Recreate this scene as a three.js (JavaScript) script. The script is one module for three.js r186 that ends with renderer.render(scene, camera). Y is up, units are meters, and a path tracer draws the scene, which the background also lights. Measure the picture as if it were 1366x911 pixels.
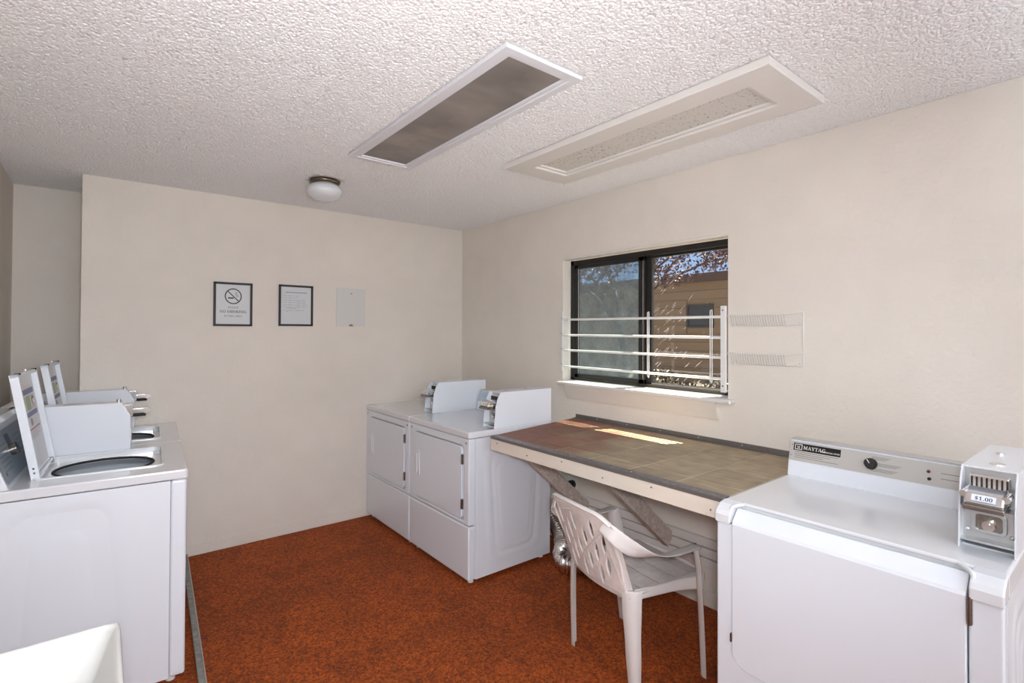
import * as THREE from 'three';
import { RoundedBoxGeometry } from 'three/addons/geometries/RoundedBoxGeometry.js';
import { mergeGeometries } from 'three/addons/utils/BufferGeometryUtils.js';

// ---------------------------------------------------------------- camera, sky, sun, lamps, exposure
const scene = new THREE.Scene();
const D2R = Math.PI / 180;
const FOCAL = 682.5;                                   // pixels in the 1366 x 911 frame
const camera = new THREE.PerspectiveCamera(2 * Math.atan(455.5 / FOCAL) / D2R, 1366 / 911, 0.05, 200);
camera.position.set(-2.613, 1.4991, 4.003);
camera.rotation.order = 'YXZ';
camera.rotation.set(0.642 * D2R, -38.7336 * D2R, 0.2326 * D2R);
camera.setViewOffset(1366, 911, 0, 20.27, 1366, 911);   // lens shifted a little

const renderer = new THREE.WebGLRenderer({ antialias: true });
renderer.toneMapping = THREE.LinearToneMapping;
renderer.toneMappingExposure = 1.0;
renderer.shadowMap.enabled = true;

const SUN = new THREE.Vector3(1, 2.8, 0.5).normalize();
{ // clear blue sky: paler at the horizon, deeper overhead
  const w = 64, h = 64, d = new Float32Array(w * h * 4);
  for (let y = 0; y < h; y++) { const e = Math.max(0, ((y + 0.5) / h - 0.5) * 2), k = Math.pow(e, 0.6); for (let x = 0; x < w; x++) d.set([0.46 - 0.3 * k, 0.64 - 0.32 * k, 0.93 - 0.2 * k, 1], (y * w + x) * 4); }
  const t = new THREE.DataTexture(d, w, h, THREE.RGBAFormat, THREE.FloatType); t.mapping = THREE.EquirectangularReflectionMapping; t.magFilter = THREE.LinearFilter; t.needsUpdate = true;
  scene.background = t;
}

const sun = new THREE.DirectionalLight(0xfff1dc, 36);
sun.position.set(0, 1, 2).addScaledVector(SUN, 20);
sun.target.position.set(0, 1, 2);
sun.castShadow = true;
sun.shadow.mapSize.set(4096, 4096);
Object.assign(sun.shadow.camera, { left: -14, right: 14, top: 14, bottom: -14, near: 1, far: 50 });
scene.add(sun, sun.target);

// the photographer's two flash heads: one on the camera, throwing a wide soft-edged beam into the room,
// the other beside it turned back to bounce off the rear wall and ceiling
const flash = new THREE.SpotLight(0xf8faff, 11.4, 0, 1.2, 1);
flash.position.set(-2.58, 1.57, 4.02);
flash.target.position.set(-0.6, 1.65, 0);
const bounce = new THREE.SpotLight(0xe0ecff, 35, 0, 1.25, 0.9);
bounce.position.set(-2.3, 1.2, 4.2);
bounce.target.position.set(-1.6, 2.0, 5.5);
for (const l of [flash, bounce]) { l.castShadow = true; l.shadow.radius = 4; l.shadow.mapSize.set(2048, 2048); l.shadow.bias = -0.0005; scene.add(l, l.target); }

// ---------------------------------------------------------------- helpers
let seedState = 20240611;
const rnd = () => { seedState = (seedState * 1664525 + 1013904223) >>> 0; return seedState / 4294967296; };
const V = (x, y, z) => new THREE.Vector3(x, y, z);
const lerp = THREE.MathUtils.lerp, clamp = THREE.MathUtils.clamp;

const taken = new Map();
function numbered(name) { const n = taken.get(name) ?? 0; taken.set(name, n + 1); return n ? name + '_' + String(n).padStart(3, '0') : name; }
function shade(o) { o.castShadow = true; o.receiveShadow = true; return o; }
function part(name, geo, mat, parent, at) {
  const m = shade(new THREE.Mesh(Array.isArray(geo) ? merge(geo) : geo, mat)); m.name = name;
  if (at) m.position.set(...at);
  parent.add(m); return m;
}
function thing(name, label, category, at = [0, 0, 0], turn = 0, group) {
  const g = new THREE.Group(); g.name = numbered(name); g.position.set(...at); g.rotation.y = turn;
  g.userData = { label, category }; if (group) g.userData.group = group;
  scene.add(g); return g;
}
function structure(name, geo, mat, label, category) {
  const m = shade(new THREE.Mesh(Array.isArray(geo) ? merge(geo) : geo, mat)); m.name = name;
  m.userData = { kind: 'structure', label, category }; scene.add(m); return m;
}
function merge(list) {
  return mergeGeometries(list.map((g) => {
    const q = g.index ? g.toNonIndexed() : g.clone();
    for (const k of Object.keys(q.attributes)) if (!['position', 'normal', 'uv'].includes(k)) q.deleteAttribute(k);
    if (!q.attributes.uv) q.setAttribute('uv', new THREE.BufferAttribute(new Float32Array(q.attributes.position.count * 2), 2));
    return q;
  }));
}
// uv in metres from the face each vertex lies on
function metric(g, ox = 0, oy = 0) {
  const q = g.index ? g.toNonIndexed() : g, p = q.attributes.position, n = q.attributes.normal, uv = new Float32Array(p.count * 2);
  for (let i = 0; i < p.count; i += 3) {
    const ax = Math.abs(n.getX(i) + n.getX(i + 1) + n.getX(i + 2)), ay = Math.abs(n.getY(i) + n.getY(i + 1) + n.getY(i + 2)), az = Math.abs(n.getZ(i) + n.getZ(i + 1) + n.getZ(i + 2));
    for (let k = i; k < i + 3; k++) {
      const x = p.getX(k), y = p.getY(k), z = p.getZ(k);
      const [u, v] = ay >= ax && ay >= az ? [x, z] : ax >= az ? [z, y] : [x, y];
      uv[k * 2] = u + ox; uv[k * 2 + 1] = v + oy;
    }
  }
  q.setAttribute('uv', new THREE.BufferAttribute(uv, 2));
  return q;
}
// box between two corners
function bx(x0, x1, y0, y1, z0, z1) { return new THREE.BoxGeometry(Math.abs(x1 - x0), Math.abs(y1 - y0), Math.abs(z1 - z0)).translate((x0 + x1) / 2, (y0 + y1) / 2, (z0 + z1) / 2); }
function rb(x0, x1, y0, y1, z0, z1, r = 0.006, s = 2) {
  const w = Math.abs(x1 - x0), h = Math.abs(y1 - y0), d = Math.abs(z1 - z0);
  return new RoundedBoxGeometry(w, h, d, s, Math.min(r, w / 2.02, h / 2.02, d / 2.02)).translate((x0 + x1) / 2, (y0 + y1) / 2, (z0 + z1) / 2);
}
function sheet(x, y0, y1, z0, z1) { return metric(new THREE.PlaneGeometry(z1 - z0, y1 - y0).rotateY(-Math.PI / 2).translate(x, (y0 + y1) / 2, (z0 + z1) / 2)); }
function cyl(r, h, x, y, z, axis = 'y', seg = 20, r2 = r) {
  const g = new THREE.CylinderGeometry(r2, r, h, seg);
  if (axis === 'x') g.rotateZ(Math.PI / 2); if (axis === 'z') g.rotateX(Math.PI / 2);
  return g.translate(x, y, z);
}
function tube(pts, r, seg = 24, radial = 8, closed = false) { return new THREE.TubeGeometry(new THREE.CatmullRomCurve3(pts.map((p) => V(...p)), closed, 'catmullrom', 0.4), seg, r, radial, closed); }
function rod(a, b, r, radial = 8) {
  const A = V(...a), B = V(...b), d = B.clone().sub(A), g = new THREE.CylinderGeometry(r, r, d.length(), radial);
  g.applyQuaternion(new THREE.Quaternion().setFromUnitVectors(V(0, 1, 0), d.normalize()));
  return g.translate((a[0] + b[0]) / 2, (a[1] + b[1]) / 2, (a[2] + b[2]) / 2);
}
function roundRect(S, x0, x1, y0, y1, r) {
  S.moveTo(x0 + r, y0); S.lineTo(x1 - r, y0); S.absarc(x1 - r, y0 + r, r, -Math.PI / 2, 0); S.lineTo(x1, y1 - r); S.absarc(x1 - r, y1 - r, r, 0, Math.PI / 2);
  S.lineTo(x0 + r, y1); S.absarc(x0 + r, y1 - r, r, Math.PI / 2, Math.PI); S.lineTo(x0, y0 + r); S.absarc(x0 + r, y0 + r, r, Math.PI, 1.5 * Math.PI);
  return S;
}
// profile in (x, y), extruded along z from z0 to z1
function profile(points, z0, z1, bevel = 0) {
  const S = new THREE.Shape(points.map((p) => new THREE.Vector2(...p)));
  const g = new THREE.ExtrudeGeometry(S, { depth: z1 - z0 - 2 * bevel, bevelEnabled: bevel > 0, bevelSize: bevel, bevelThickness: bevel, bevelOffset: -bevel, bevelSegments: 2 });
  return g.translate(0, 0, z0 + bevel);
}
// plan shape in (x, z), extruded upward from y0 to y1
function plan(S, y0, y1, bevel = 0, seg = 12) {
  const g = new THREE.ExtrudeGeometry(S, { depth: y1 - y0 - 2 * bevel, curveSegments: seg, bevelEnabled: bevel > 0, bevelSize: bevel, bevelThickness: bevel, bevelOffset: -bevel, bevelSegments: 3 });
  g.translate(0, 0, bevel); g.rotateX(Math.PI / 2); g.translate(0, y1, 0);   // shape y becomes z, depth goes down
  return g;
}
// a bar of flat section swept along a smooth line: ctrl = [{ p, s, w }], s = direction of its width, bow = how far its middle is pushed out
function ribbon(ctrl, thick, bow = 0, steps = 24) {
  const P = new THREE.CatmullRomCurve3(ctrl.map((c) => V(...c.p)), false, 'centripetal'), S = new THREE.CatmullRomCurve3(ctrl.map((c) => V(...c.s)), false, 'catmullrom', 0.5);
  const K = 6, ring = [], n = ctrl.length - 1;
  for (let i = 0; i <= steps; i++) {
    const t = i / steps, p = P.getPoint(t), T = P.getTangent(t), s = S.getPoint(t).normalize(), k = Math.min(n - 1, Math.floor(t * n)), f = t * n - k;
    s.addScaledVector(T, -s.dot(T)).normalize();
    const N = new THREE.Vector3().crossVectors(T, s), w = lerp(ctrl[k].w, ctrl[k + 1].w, f * f * (3 - 2 * f)), row = [];
    const b = lerp(ctrl[k].b ?? bow, ctrl[k + 1].b ?? bow, f);
    for (let side = 0; side < 2; side++) for (let j = 0; j <= K; j++) {
      const u = (side ? 1 - j / K : j / K) * 2 - 1, e = Math.abs(u) > 0.99 ? 0.45 : 1;
      row.push(p.clone().addScaledVector(s, u * w / 2).addScaledVector(N, b * (1 - u * u) + (side ? -1 : 1) * e * thick / 2));
    }
    ring.push(row);
  }
  return loft(ring, true);
}
// joins rings of points; ends are closed when caps is set
function loft(rings, caps = true, closedRing = true) {
  const pos = [], idx = [], M = rings[0].length;
  for (const r of rings) for (const q of r) pos.push(q.x, q.y, q.z);
  for (let i = 0; i < rings.length - 1; i++) for (let j = 0; j < (closedRing ? M : M - 1); j++) {
    const a = i * M + j, b = i * M + (j + 1) % M, c = a + M, d = b + M;
    idx.push(a, c, b, b, c, d);
  }
  if (caps) for (const e of [0, rings.length - 1]) {
    const c = new THREE.Vector3(); rings[e].forEach((q) => c.add(q)); c.multiplyScalar(1 / M);
    const at = pos.length / 3; pos.push(c.x, c.y, c.z);
    for (let j = 0; j < M; j++) { const a = e * M + j, b = e * M + (j + 1) % M; e ? idx.push(at, b, a) : idx.push(at, a, b); }
  }
  const g = new THREE.BufferGeometry();
  g.setAttribute('position', new THREE.Float32BufferAttribute(pos, 3)); g.setIndex(idx); g.computeVertexNormals();
  g.setAttribute('uv', new THREE.Float32BufferAttribute(new Float32Array(pos.length / 3 * 2), 2));
  return g;
}

// ---------------------------------------------------------------- procedural textures
function lattice(n, seed) { const a = new Float32Array(n * n); let s = seed >>> 0; for (let i = 0; i < a.length; i++) { s = (s * 1664525 + 1013904223) >>> 0; a[i] = s / 4294967296; } return a; }
function noise2(n, seed) {      // tiling value noise: f(u, v) with u, v in 0..1
  const a = lattice(n, seed);
  return (u, v) => {
    const x = u * n, y = v * n, x0 = Math.floor(x), y0 = Math.floor(y), fx = x - x0, fy = y - y0, sx = fx * fx * (3 - 2 * fx), sy = fy * fy * (3 - 2 * fy);
    const i = ((x0 % n) + n) % n, j = ((y0 % n) + n) % n, i1 = (i + 1) % n, j1 = (j + 1) % n;
    return lerp(lerp(a[j * n + i], a[j * n + i1], sx), lerp(a[j1 * n + i], a[j1 * n + i1], sx), sy);
  };
}
function texture(size, fn, { metres = 1, srgb = false, repeat = true } = {}) {
  const d = new Uint8Array(size * size * 4), c = [0, 0, 0];
  for (let y = 0; y < size; y++) for (let x = 0; x < size; x++) {
    fn((x + 0.5) / size, (y + 0.5) / size, c);
    const k = (y * size + x) * 4; for (let q = 0; q < 3; q++) d[k + q] = clamp(Math.round(c[q] * 255), 0, 255); d[k + 3] = 255;
  }
  const t = new THREE.DataTexture(d, size, size); t.magFilter = THREE.LinearFilter; t.minFilter = THREE.LinearMipmapLinearFilter; t.generateMipmaps = true;
  if (repeat) t.wrapS = t.wrapT = THREE.RepeatWrapping;
  if (srgb) t.colorSpace = THREE.SRGBColorSpace;
  t.repeat.set(1 / metres, 1 / metres); t.needsUpdate = true; return t;
}
const grey = (c, v) => { c[0] = c[1] = c[2] = v; };
function canvasTexture(w, h, draw) {
  const c = document.createElement('canvas'); c.width = w; c.height = h; draw(c.getContext('2d'), w, h);
  const t = new THREE.CanvasTexture(c); t.colorSpace = THREE.SRGBColorSpace; return t;
}
const std = (o) => new THREE.MeshStandardMaterial(o), phys = (o) => new THREE.MeshPhysicalMaterial(o);
const rgb = (r, g, b) => new THREE.Color().setRGB(r, g, b);

const M = {};
{
  const a = noise2(90, 3), b = noise2(180, 5), c0 = noise2(6, 8), c1 = noise2(23, 9);
  const peel = texture(1024, (u, v, c) => grey(c, 0.5 * a(u, v) + 0.3 * b(u, v) + 0.2 * c1(u, v)), { metres: 1.3 });
  const paint = texture(512, (u, v, c) => { const k = 0.965 + 0.035 * (0.6 * c0(u, v) + 0.4 * c1(u, v)); c[0] = 0.925 * k; c[1] = 0.893 * k; c[2] = 0.85 * k; }, { metres: 2.1, srgb: true });
  M.wall = std({ map: paint, bumpMap: peel, bumpScale: 0.0016, roughness: 0.62 });
  M.trim = std({ color: rgb(0.79, 0.76, 0.72), bumpMap: peel, bumpScale: 0.0004, roughness: 0.5 });
}
{
  const size = 1024, h = new Float32Array(size * size); let s = 77;
  const r = () => { s = (s * 1664525 + 1013904223) >>> 0; return s / 4294967296; };
  for (let k = 0; k < 30000; k++) {             // blobs of sprayed plaster on a 1.4 m tile
    const cx = r() * size, cy = r() * size, R = 1.8 + 2.6 * r() * r() + 0.9 * r(), hh = 0.35 + 0.65 * r();
    for (let y = Math.floor(cy - R); y <= cy + R; y++) for (let x = Math.floor(cx - R); x <= cx + R; x++) {
      const d = ((x - cx) ** 2 + (y - cy) ** 2) / (R * R); if (d >= 1) continue;
      const i = ((y + size) % size) * size + ((x + size) % size); h[i] = Math.max(h[i], hh * Math.sqrt(1 - d));
    }
  }
  const at = (u, v) => h[Math.min(size - 1, Math.floor(v * size)) * size + Math.min(size - 1, Math.floor(u * size))], low = noise2(5, 21);
  M.ceiling = std({
    map: texture(512, (u, v, c) => { const k = 0.97 + 0.03 * low(u, v); c[0] = 0.925 * k; c[1] = 0.918 * k; c[2] = 0.912 * k; }, { metres: 1.4, srgb: true }),
    bumpMap: texture(size, (u, v, c) => grey(c, at(u, v)), { metres: 1.4 }), bumpScale: 0.0025, roughness: 0.95,
  });
}
{
  const a = noise2(220, 31), b = noise2(110, 32), l = noise2(7, 33), l2 = noise2(19, 35), f = noise2(400, 34);
  M.floor = std({
    map: texture(1024, (u, v, c) => {
      const g = 0.55 * a(u, v) + 0.45 * b(u, v), k = 0.86 + 0.12 * l(u, v) + 0.08 * l2(u, v), t = clamp((g - 0.2) * 1.6, 0, 1), w = f(u, v) > 0.93 ? 0.1 : 0;
      c[0] = k * (lerp(0.46, 0.78, t) + w); c[1] = k * (lerp(0.19, 0.37, t) + w); c[2] = k * (lerp(0.025, 0.075, t) + w * 0.7);
    }, { metres: 1.1, srgb: true }),
    bumpMap: texture(1024, (u, v, c) => grey(c, 0.5 * a(u, v) + 0.5 * f(u, v)), { metres: 1.1 }), bumpScale: 0.002, roughness: 0.85,
  });
}
M.enamel = phys({ color: rgb(0.81, 0.85, 0.91), roughness: 0.28, clearcoat: 0.5, clearcoatRoughness: 0.12 });
M.enamelTop = phys({ color: rgb(0.78, 0.8, 0.83), roughness: 0.2, clearcoat: 0.7, clearcoatRoughness: 0.06 });
M.silver = std({ color: rgb(0.58, 0.57, 0.55), roughness: 0.38, metalness: 0.25 });
M.consoleBlue = std({ color: rgb(0.5, 0.58, 0.66), roughness: 0.35, metalness: 0.2 });
M.chrome = std({ color: rgb(0.78, 0.78, 0.78), roughness: 0.13, metalness: 1 });
M.darkChrome = std({ color: rgb(0.32, 0.3, 0.28), roughness: 0.25, metalness: 1 });
M.steel = std({ color: rgb(0.6, 0.62, 0.63), roughness: 0.35, metalness: 0.9 });
M.black = std({ color: rgb(0.012, 0.012, 0.012), roughness: 0.5 });
M.rubber = std({ color: rgb(0.02, 0.02, 0.02), roughness: 0.8 });
M.tub = phys({ color: rgb(0.5, 0.54, 0.58), roughness: 0.25, clearcoat: 0.4 });
M.whitePlastic = phys({ color: rgb(0.8, 0.8, 0.8), roughness: 0.35 });
M.wire = phys({ color: rgb(0.82, 0.82, 0.8), roughness: 0.3, clearcoat: 0.3 });
M.wireShaded = phys({ color: rgb(0.5, 0.5, 0.48), roughness: 0.35 });  // white cross wires coloured darker, painting in their shadow lines
M.alu = std({ color: rgb(0.022, 0.021, 0.019), roughness: 0.45, metalness: 0.3 });
M.aluRaw = std({ color: rgb(0.55, 0.55, 0.54), roughness: 0.4, metalness: 0.8 });
M.lampFrame = phys({ color: rgb(0.8, 0.8, 0.83), roughness: 0.4 });
{
  const a = noise2(9, 41), b = noise2(40, 42), f = noise2(170, 43);
  M.chair = phys({
    map: texture(512, (u, v, c) => { const k = 0.86 + 0.1 * a(u, v) + 0.06 * b(u, v) - (f(u, v) > 0.94 ? 0.1 : 0); c[0] = 0.96 * k; c[1] = 0.93 * k; c[2] = 0.915 * k; }, { metres: 0.7, srgb: true }),
    roughness: 0.48,
  });
  M.diffuser = std({
    map: texture(512, (u, v, c) => { const k = 0.8 + 0.28 * a(u, v) + 0.12 * b(u * 0.5, v); c[0] = 0.545 * k; c[1] = 0.515 * k; c[2] = 0.49 * k; }, { metres: 1.5, srgb: true }), roughness: 0.45,
  });
  const grainy = noise2(256, 44), stain = noise2(4, 45);
  M.acoustic = std({
    map: texture(1024, (u, v, c) => {
      const d = grainy(u, v) * 0.7 + f(u, v) * 0.3, m = clamp((d - 0.74 + 0.2 * Math.max(0, stain(u, v) - 0.45)) * 6, 0, 1), k = lerp(0.86, 0.28, m * 0.85);
      c[0] = k; c[1] = k * 0.98; c[2] = k * 0.95;
    }, { metres: 1.2, srgb: true }), roughness: 0.9,
  });
  M.apron = std({ map: texture(512, (u, v, c) => { const k = 0.97 + 0.03 * a(u, v) - (f(u, v) > 0.965 ? 0.13 : 0); c[0] = 0.92 * k; c[1] = 0.875 * k; c[2] = 0.82 * k; }, { metres: 0.9, srgb: true }), roughness: 0.55 });
  M.brace = std({ map: texture(512, (u, v, c) => { const g = noiseGrain(u, v), k = 0.85 + 0.15 * b(u, v); c[0] = k * lerp(0.86, 0.88, g); c[1] = k * lerp(0.8, 0.82, g); c[2] = k * lerp(0.755, 0.775, g); }, { metres: 0.5, srgb: true }), roughness: 0.7 });
  M.trimStrip = std({ map: texture(256, (u, v, c) => { const k = 0.85 + 0.25 * b(u, v); c[0] = 0.52 * k; c[1] = 0.5 * k; c[2] = 0.49 * k; }, { metres: 0.4, srgb: true }), roughness: 0.42, metalness: 0.55 });
  M.underside = std({ color: rgb(0.2, 0.1, 0.055), roughness: 0.8 });
  M.concrete = std({ map: texture(512, (u, v, c) => { const k = 0.8 + 0.2 * b(u, v) + 0.1 * f(u, v); c[0] = 0.6 * k; c[1] = 0.59 * k; c[2] = 0.56 * k; }, { metres: 0.6, srgb: true }), roughness: 0.7 });
  // vinyl tiles: tan, with a red-brown worn and stained area towards one end of the table (uv = metres along and across the table)
  const w0 = noise2(11, 46), w1 = noise2(37, 47), st = noise2(90, 48);
  const tileTex = (dr) => texture(1024, (u, v, c) => {
    const along = u * 1.6, across = v * 1.6, streak = st(u * 0.25, v) * 0.5 + w1(u, v) * 0.5;
    const edge = 0.78 - 0.28 * across + 0.34 * (w0(u, v) - 0.5) + 0.2 * (w1(u, v) - 0.5), red = clamp((edge - along) * 2.4 + 0.25, 0, 1);
    const k = 0.86 + 0.2 * streak + dr;
    c[0] = k * lerp(0.67, 0.56, red); c[1] = k * lerp(0.605, 0.385, red); c[2] = k * lerp(0.5, 0.31, red);
  }, { metres: 1.6, srgb: true });
  M.tile = [0, 0.03, -0.03].map((d) => phys({ map: tileTex(d), roughness: 0.55, specularIntensity: 0.6 }));
  M.grout = std({ color: rgb(0.56, 0.49, 0.4), roughness: 0.8 });
}
function noiseGrain(u, v) { return 0.5 + 0.5 * Math.sin((v * 22 + Math.sin(u * 6.28) * 0.6) * 6.2832); }
{
  const a = noise2(60, 51), b = noise2(17, 52);
  M.foil = std({ color: rgb(0.75, 0.74, 0.72), roughness: 0.22, metalness: 1, bumpMap: texture(512, (u, v, c) => grey(c, 0.5 * a(u, v) + 0.5 * b(u, v)), { metres: 0.5 }), bumpScale: 0.006 });
}
M.glass = phys({ color: rgb(0.96, 0.97, 0.97), roughness: 0.0, transmission: 1, thickness: 0, ior: 1.5 });
{
  const a = noise2(70, 61), b = noise2(12, 62), f = noise2(240, 63);
  M.hazyGlass = phys({
    map: texture(512, (u, v, c) => { const k = 0.85 + 0.15 * b(u, v) + 0.1 * a(u, v) + (f(u, v) > 0.95 ? 0.15 : 0); c[0] = 0.7 * k; c[1] = 0.77 * k; c[2] = 0.79 * k; }, { metres: 0.8, srgb: true }),
    roughness: 0.04, transmission: 0.7, thickness: 0, ior: 1.5,
  });
}
M.opal = phys({ color: rgb(0.74, 0.76, 0.78), roughness: 0.12, clearcoat: 0.6, clearcoatRoughness: 0.04 });
M.antique = std({ color: rgb(0.2, 0.16, 0.11), roughness: 0.3, metalness: 0.9 });

M.grain = std({ color: rgb(0.84, 0.825, 0.81), roughness: 0.95 });

// ================================================================= THE ROOM
const H = 2.44, XL = -2.7116, XW = -3.064, ZR = -0.553, ZB = 5.5;
const WIN = { z0: 1.336, z1: 2.592, y0: 1.147, y1: 2.035 };

structure('floor', metric(bx(XW - 0.15, 0.16, -0.12, 0, ZR - 0.15, ZB + 0.15)), M.floor, 'orange-brown flecked floor of the laundry room', 'floor');
const ceilingSlab = structure('ceiling', metric(bx(XW - 0.15, 0.16, H, H + 0.16, ZR - 0.15, ZB + 0.15)), M.ceiling, 'white popcorn-textured ceiling', 'ceiling');
{
  // sprayed plaster grains: too many to count
  const holes = [[-1.61, -1.235, 1.34, 2.715], [-0.87, -0.395, 1.75, 3.21], [-1.635, -1.44, 0.69, 0.89]], spots = [];
  const step = 0.0082; for (let z = ZR + 0.004; z < 4.3; z += step) for (let x = XW + 0.004; x < -0.003; x += step) {
    const px = x + (rnd() - 0.5) * step * 1.2, pz = z + (rnd() - 0.5) * step * 1.2;
    if (pz < 0.004 && px > XL - 0.004) continue; if (rnd() < 0.16 || px > -0.004 || pz < ZR + 0.003) continue;
    if (holes.some(([a, b, c, d]) => px > a && px < b && pz > c && pz < d)) continue;
    spots.push(px, pz);
  }
  const n = spots.length / 2, im = new THREE.InstancedMesh(new THREE.IcosahedronGeometry(1, 1), M.grain, n), m = new THREE.Matrix4(), q = new THREE.Quaternion(), up = V(0, 1, 0);
  for (let i = 0; i < n; i++) { const r = 0.0042 + 0.0032 * rnd(); m.compose(V(spots[i * 2], H, spots[i * 2 + 1]), q.setFromAxisAngle(up, rnd() * 6.28), V(r * (0.8 + 0.5 * rnd()), r * (0.34 + 0.34 * rnd()), r)); im.setMatrixAt(i, m); }
  im.name = 'plaster_grain'; im.userData.kind = 'stuff'; shade(im); ceilingSlab.add(im);
}
structure('wall_back', metric(bx(XL, 0.16, 0, H, ZR - 0.12, 0)), M.wall, 'cream wall with the framed no smoking notice', 'wall');
structure('wall_recess', metric(bx(XW - 0.12, XL, 0, H, ZR - 0.12, ZR)), M.wall, 'set-back strip of cream wall behind the far washer', 'wall');
structure('wall_left', metric(bx(XW - 0.12, XW, 0, H, ZR, ZB)), M.wall, 'cream wall behind the two washers', 'wall');
structure('wall_right', [
  metric(bx(0, 0.16, 0, WIN.y0, 0, ZB)), metric(bx(0, 0.16, WIN.y1, H, 0, ZB)),
  metric(bx(0, 0.16, WIN.y0, WIN.y1, 0, WIN.z0)), metric(bx(0, 0.16, WIN.y0, WIN.y1, WIN.z1, ZB)),
], M.wall, 'cream wall with the sliding window', 'wall');
structure('wall_rear', metric(bx(XW, 0, 0, H, ZB, ZB + 0.12)), M.wall, 'cream wall at the entrance end of the room', 'wall');

const BASE_H = 0.068;
structure('baseboard_back', metric(rb(XL, 0, 0, BASE_H, 0, 0.009, 0.003)), M.wall, 'low painted baseboard under the framed notices', 'baseboard');
structure('baseboard_right', metric(rb(-0.012, 0, 0, 0.085, 0.01, ZB, 0.003)), M.wall, 'low painted baseboard under the window wall', 'baseboard');
// three painted ledger boards along the window wall, below the table, with open joints between them
structure('trim_1', metric(rb(-0.024, 0, 0.327, 0.374, 1.3, 3.9, 0.003)), M.trim, 'topmost narrow painted board along the wall under the table', 'trim');
structure('trim_2', metric(rb(-0.024, 0, 0.271, 0.319, 1.3, 3.9, 0.003)), M.trim, 'middle narrow painted board along the wall under the table', 'trim');
structure('trim_3', metric(rb(-0.024, 0, 0.219, 0.263, 1.3, 3.9, 0.003)), M.trim, 'lowest narrow painted board along the wall under the table', 'trim');

// entrance door behind the camera
{
  const d = new THREE.Group(); d.name = 'door_1'; d.userData = { kind: 'structure', label: 'plain painted entrance door', category: 'door' }; scene.add(d);
  part('door_leaf', rb(-1.9, -1.0, 0, 2.03, ZB - 0.045, ZB - 0.005), M.trim, d);
  part('door_frame', [rb(-1.97, -1.9, 0, 2.1, ZB - 0.03, ZB), rb(-1.0, -0.93, 0, 2.1, ZB - 0.03, ZB), rb(-1.9, -1.0, 2.03, 2.1, ZB - 0.03, ZB)], M.trim, d);
  part('door_knob', new THREE.SphereGeometry(0.028, 18, 12).translate(-1.08, 0.96, ZB - 0.1), M.chrome, d);
}

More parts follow.
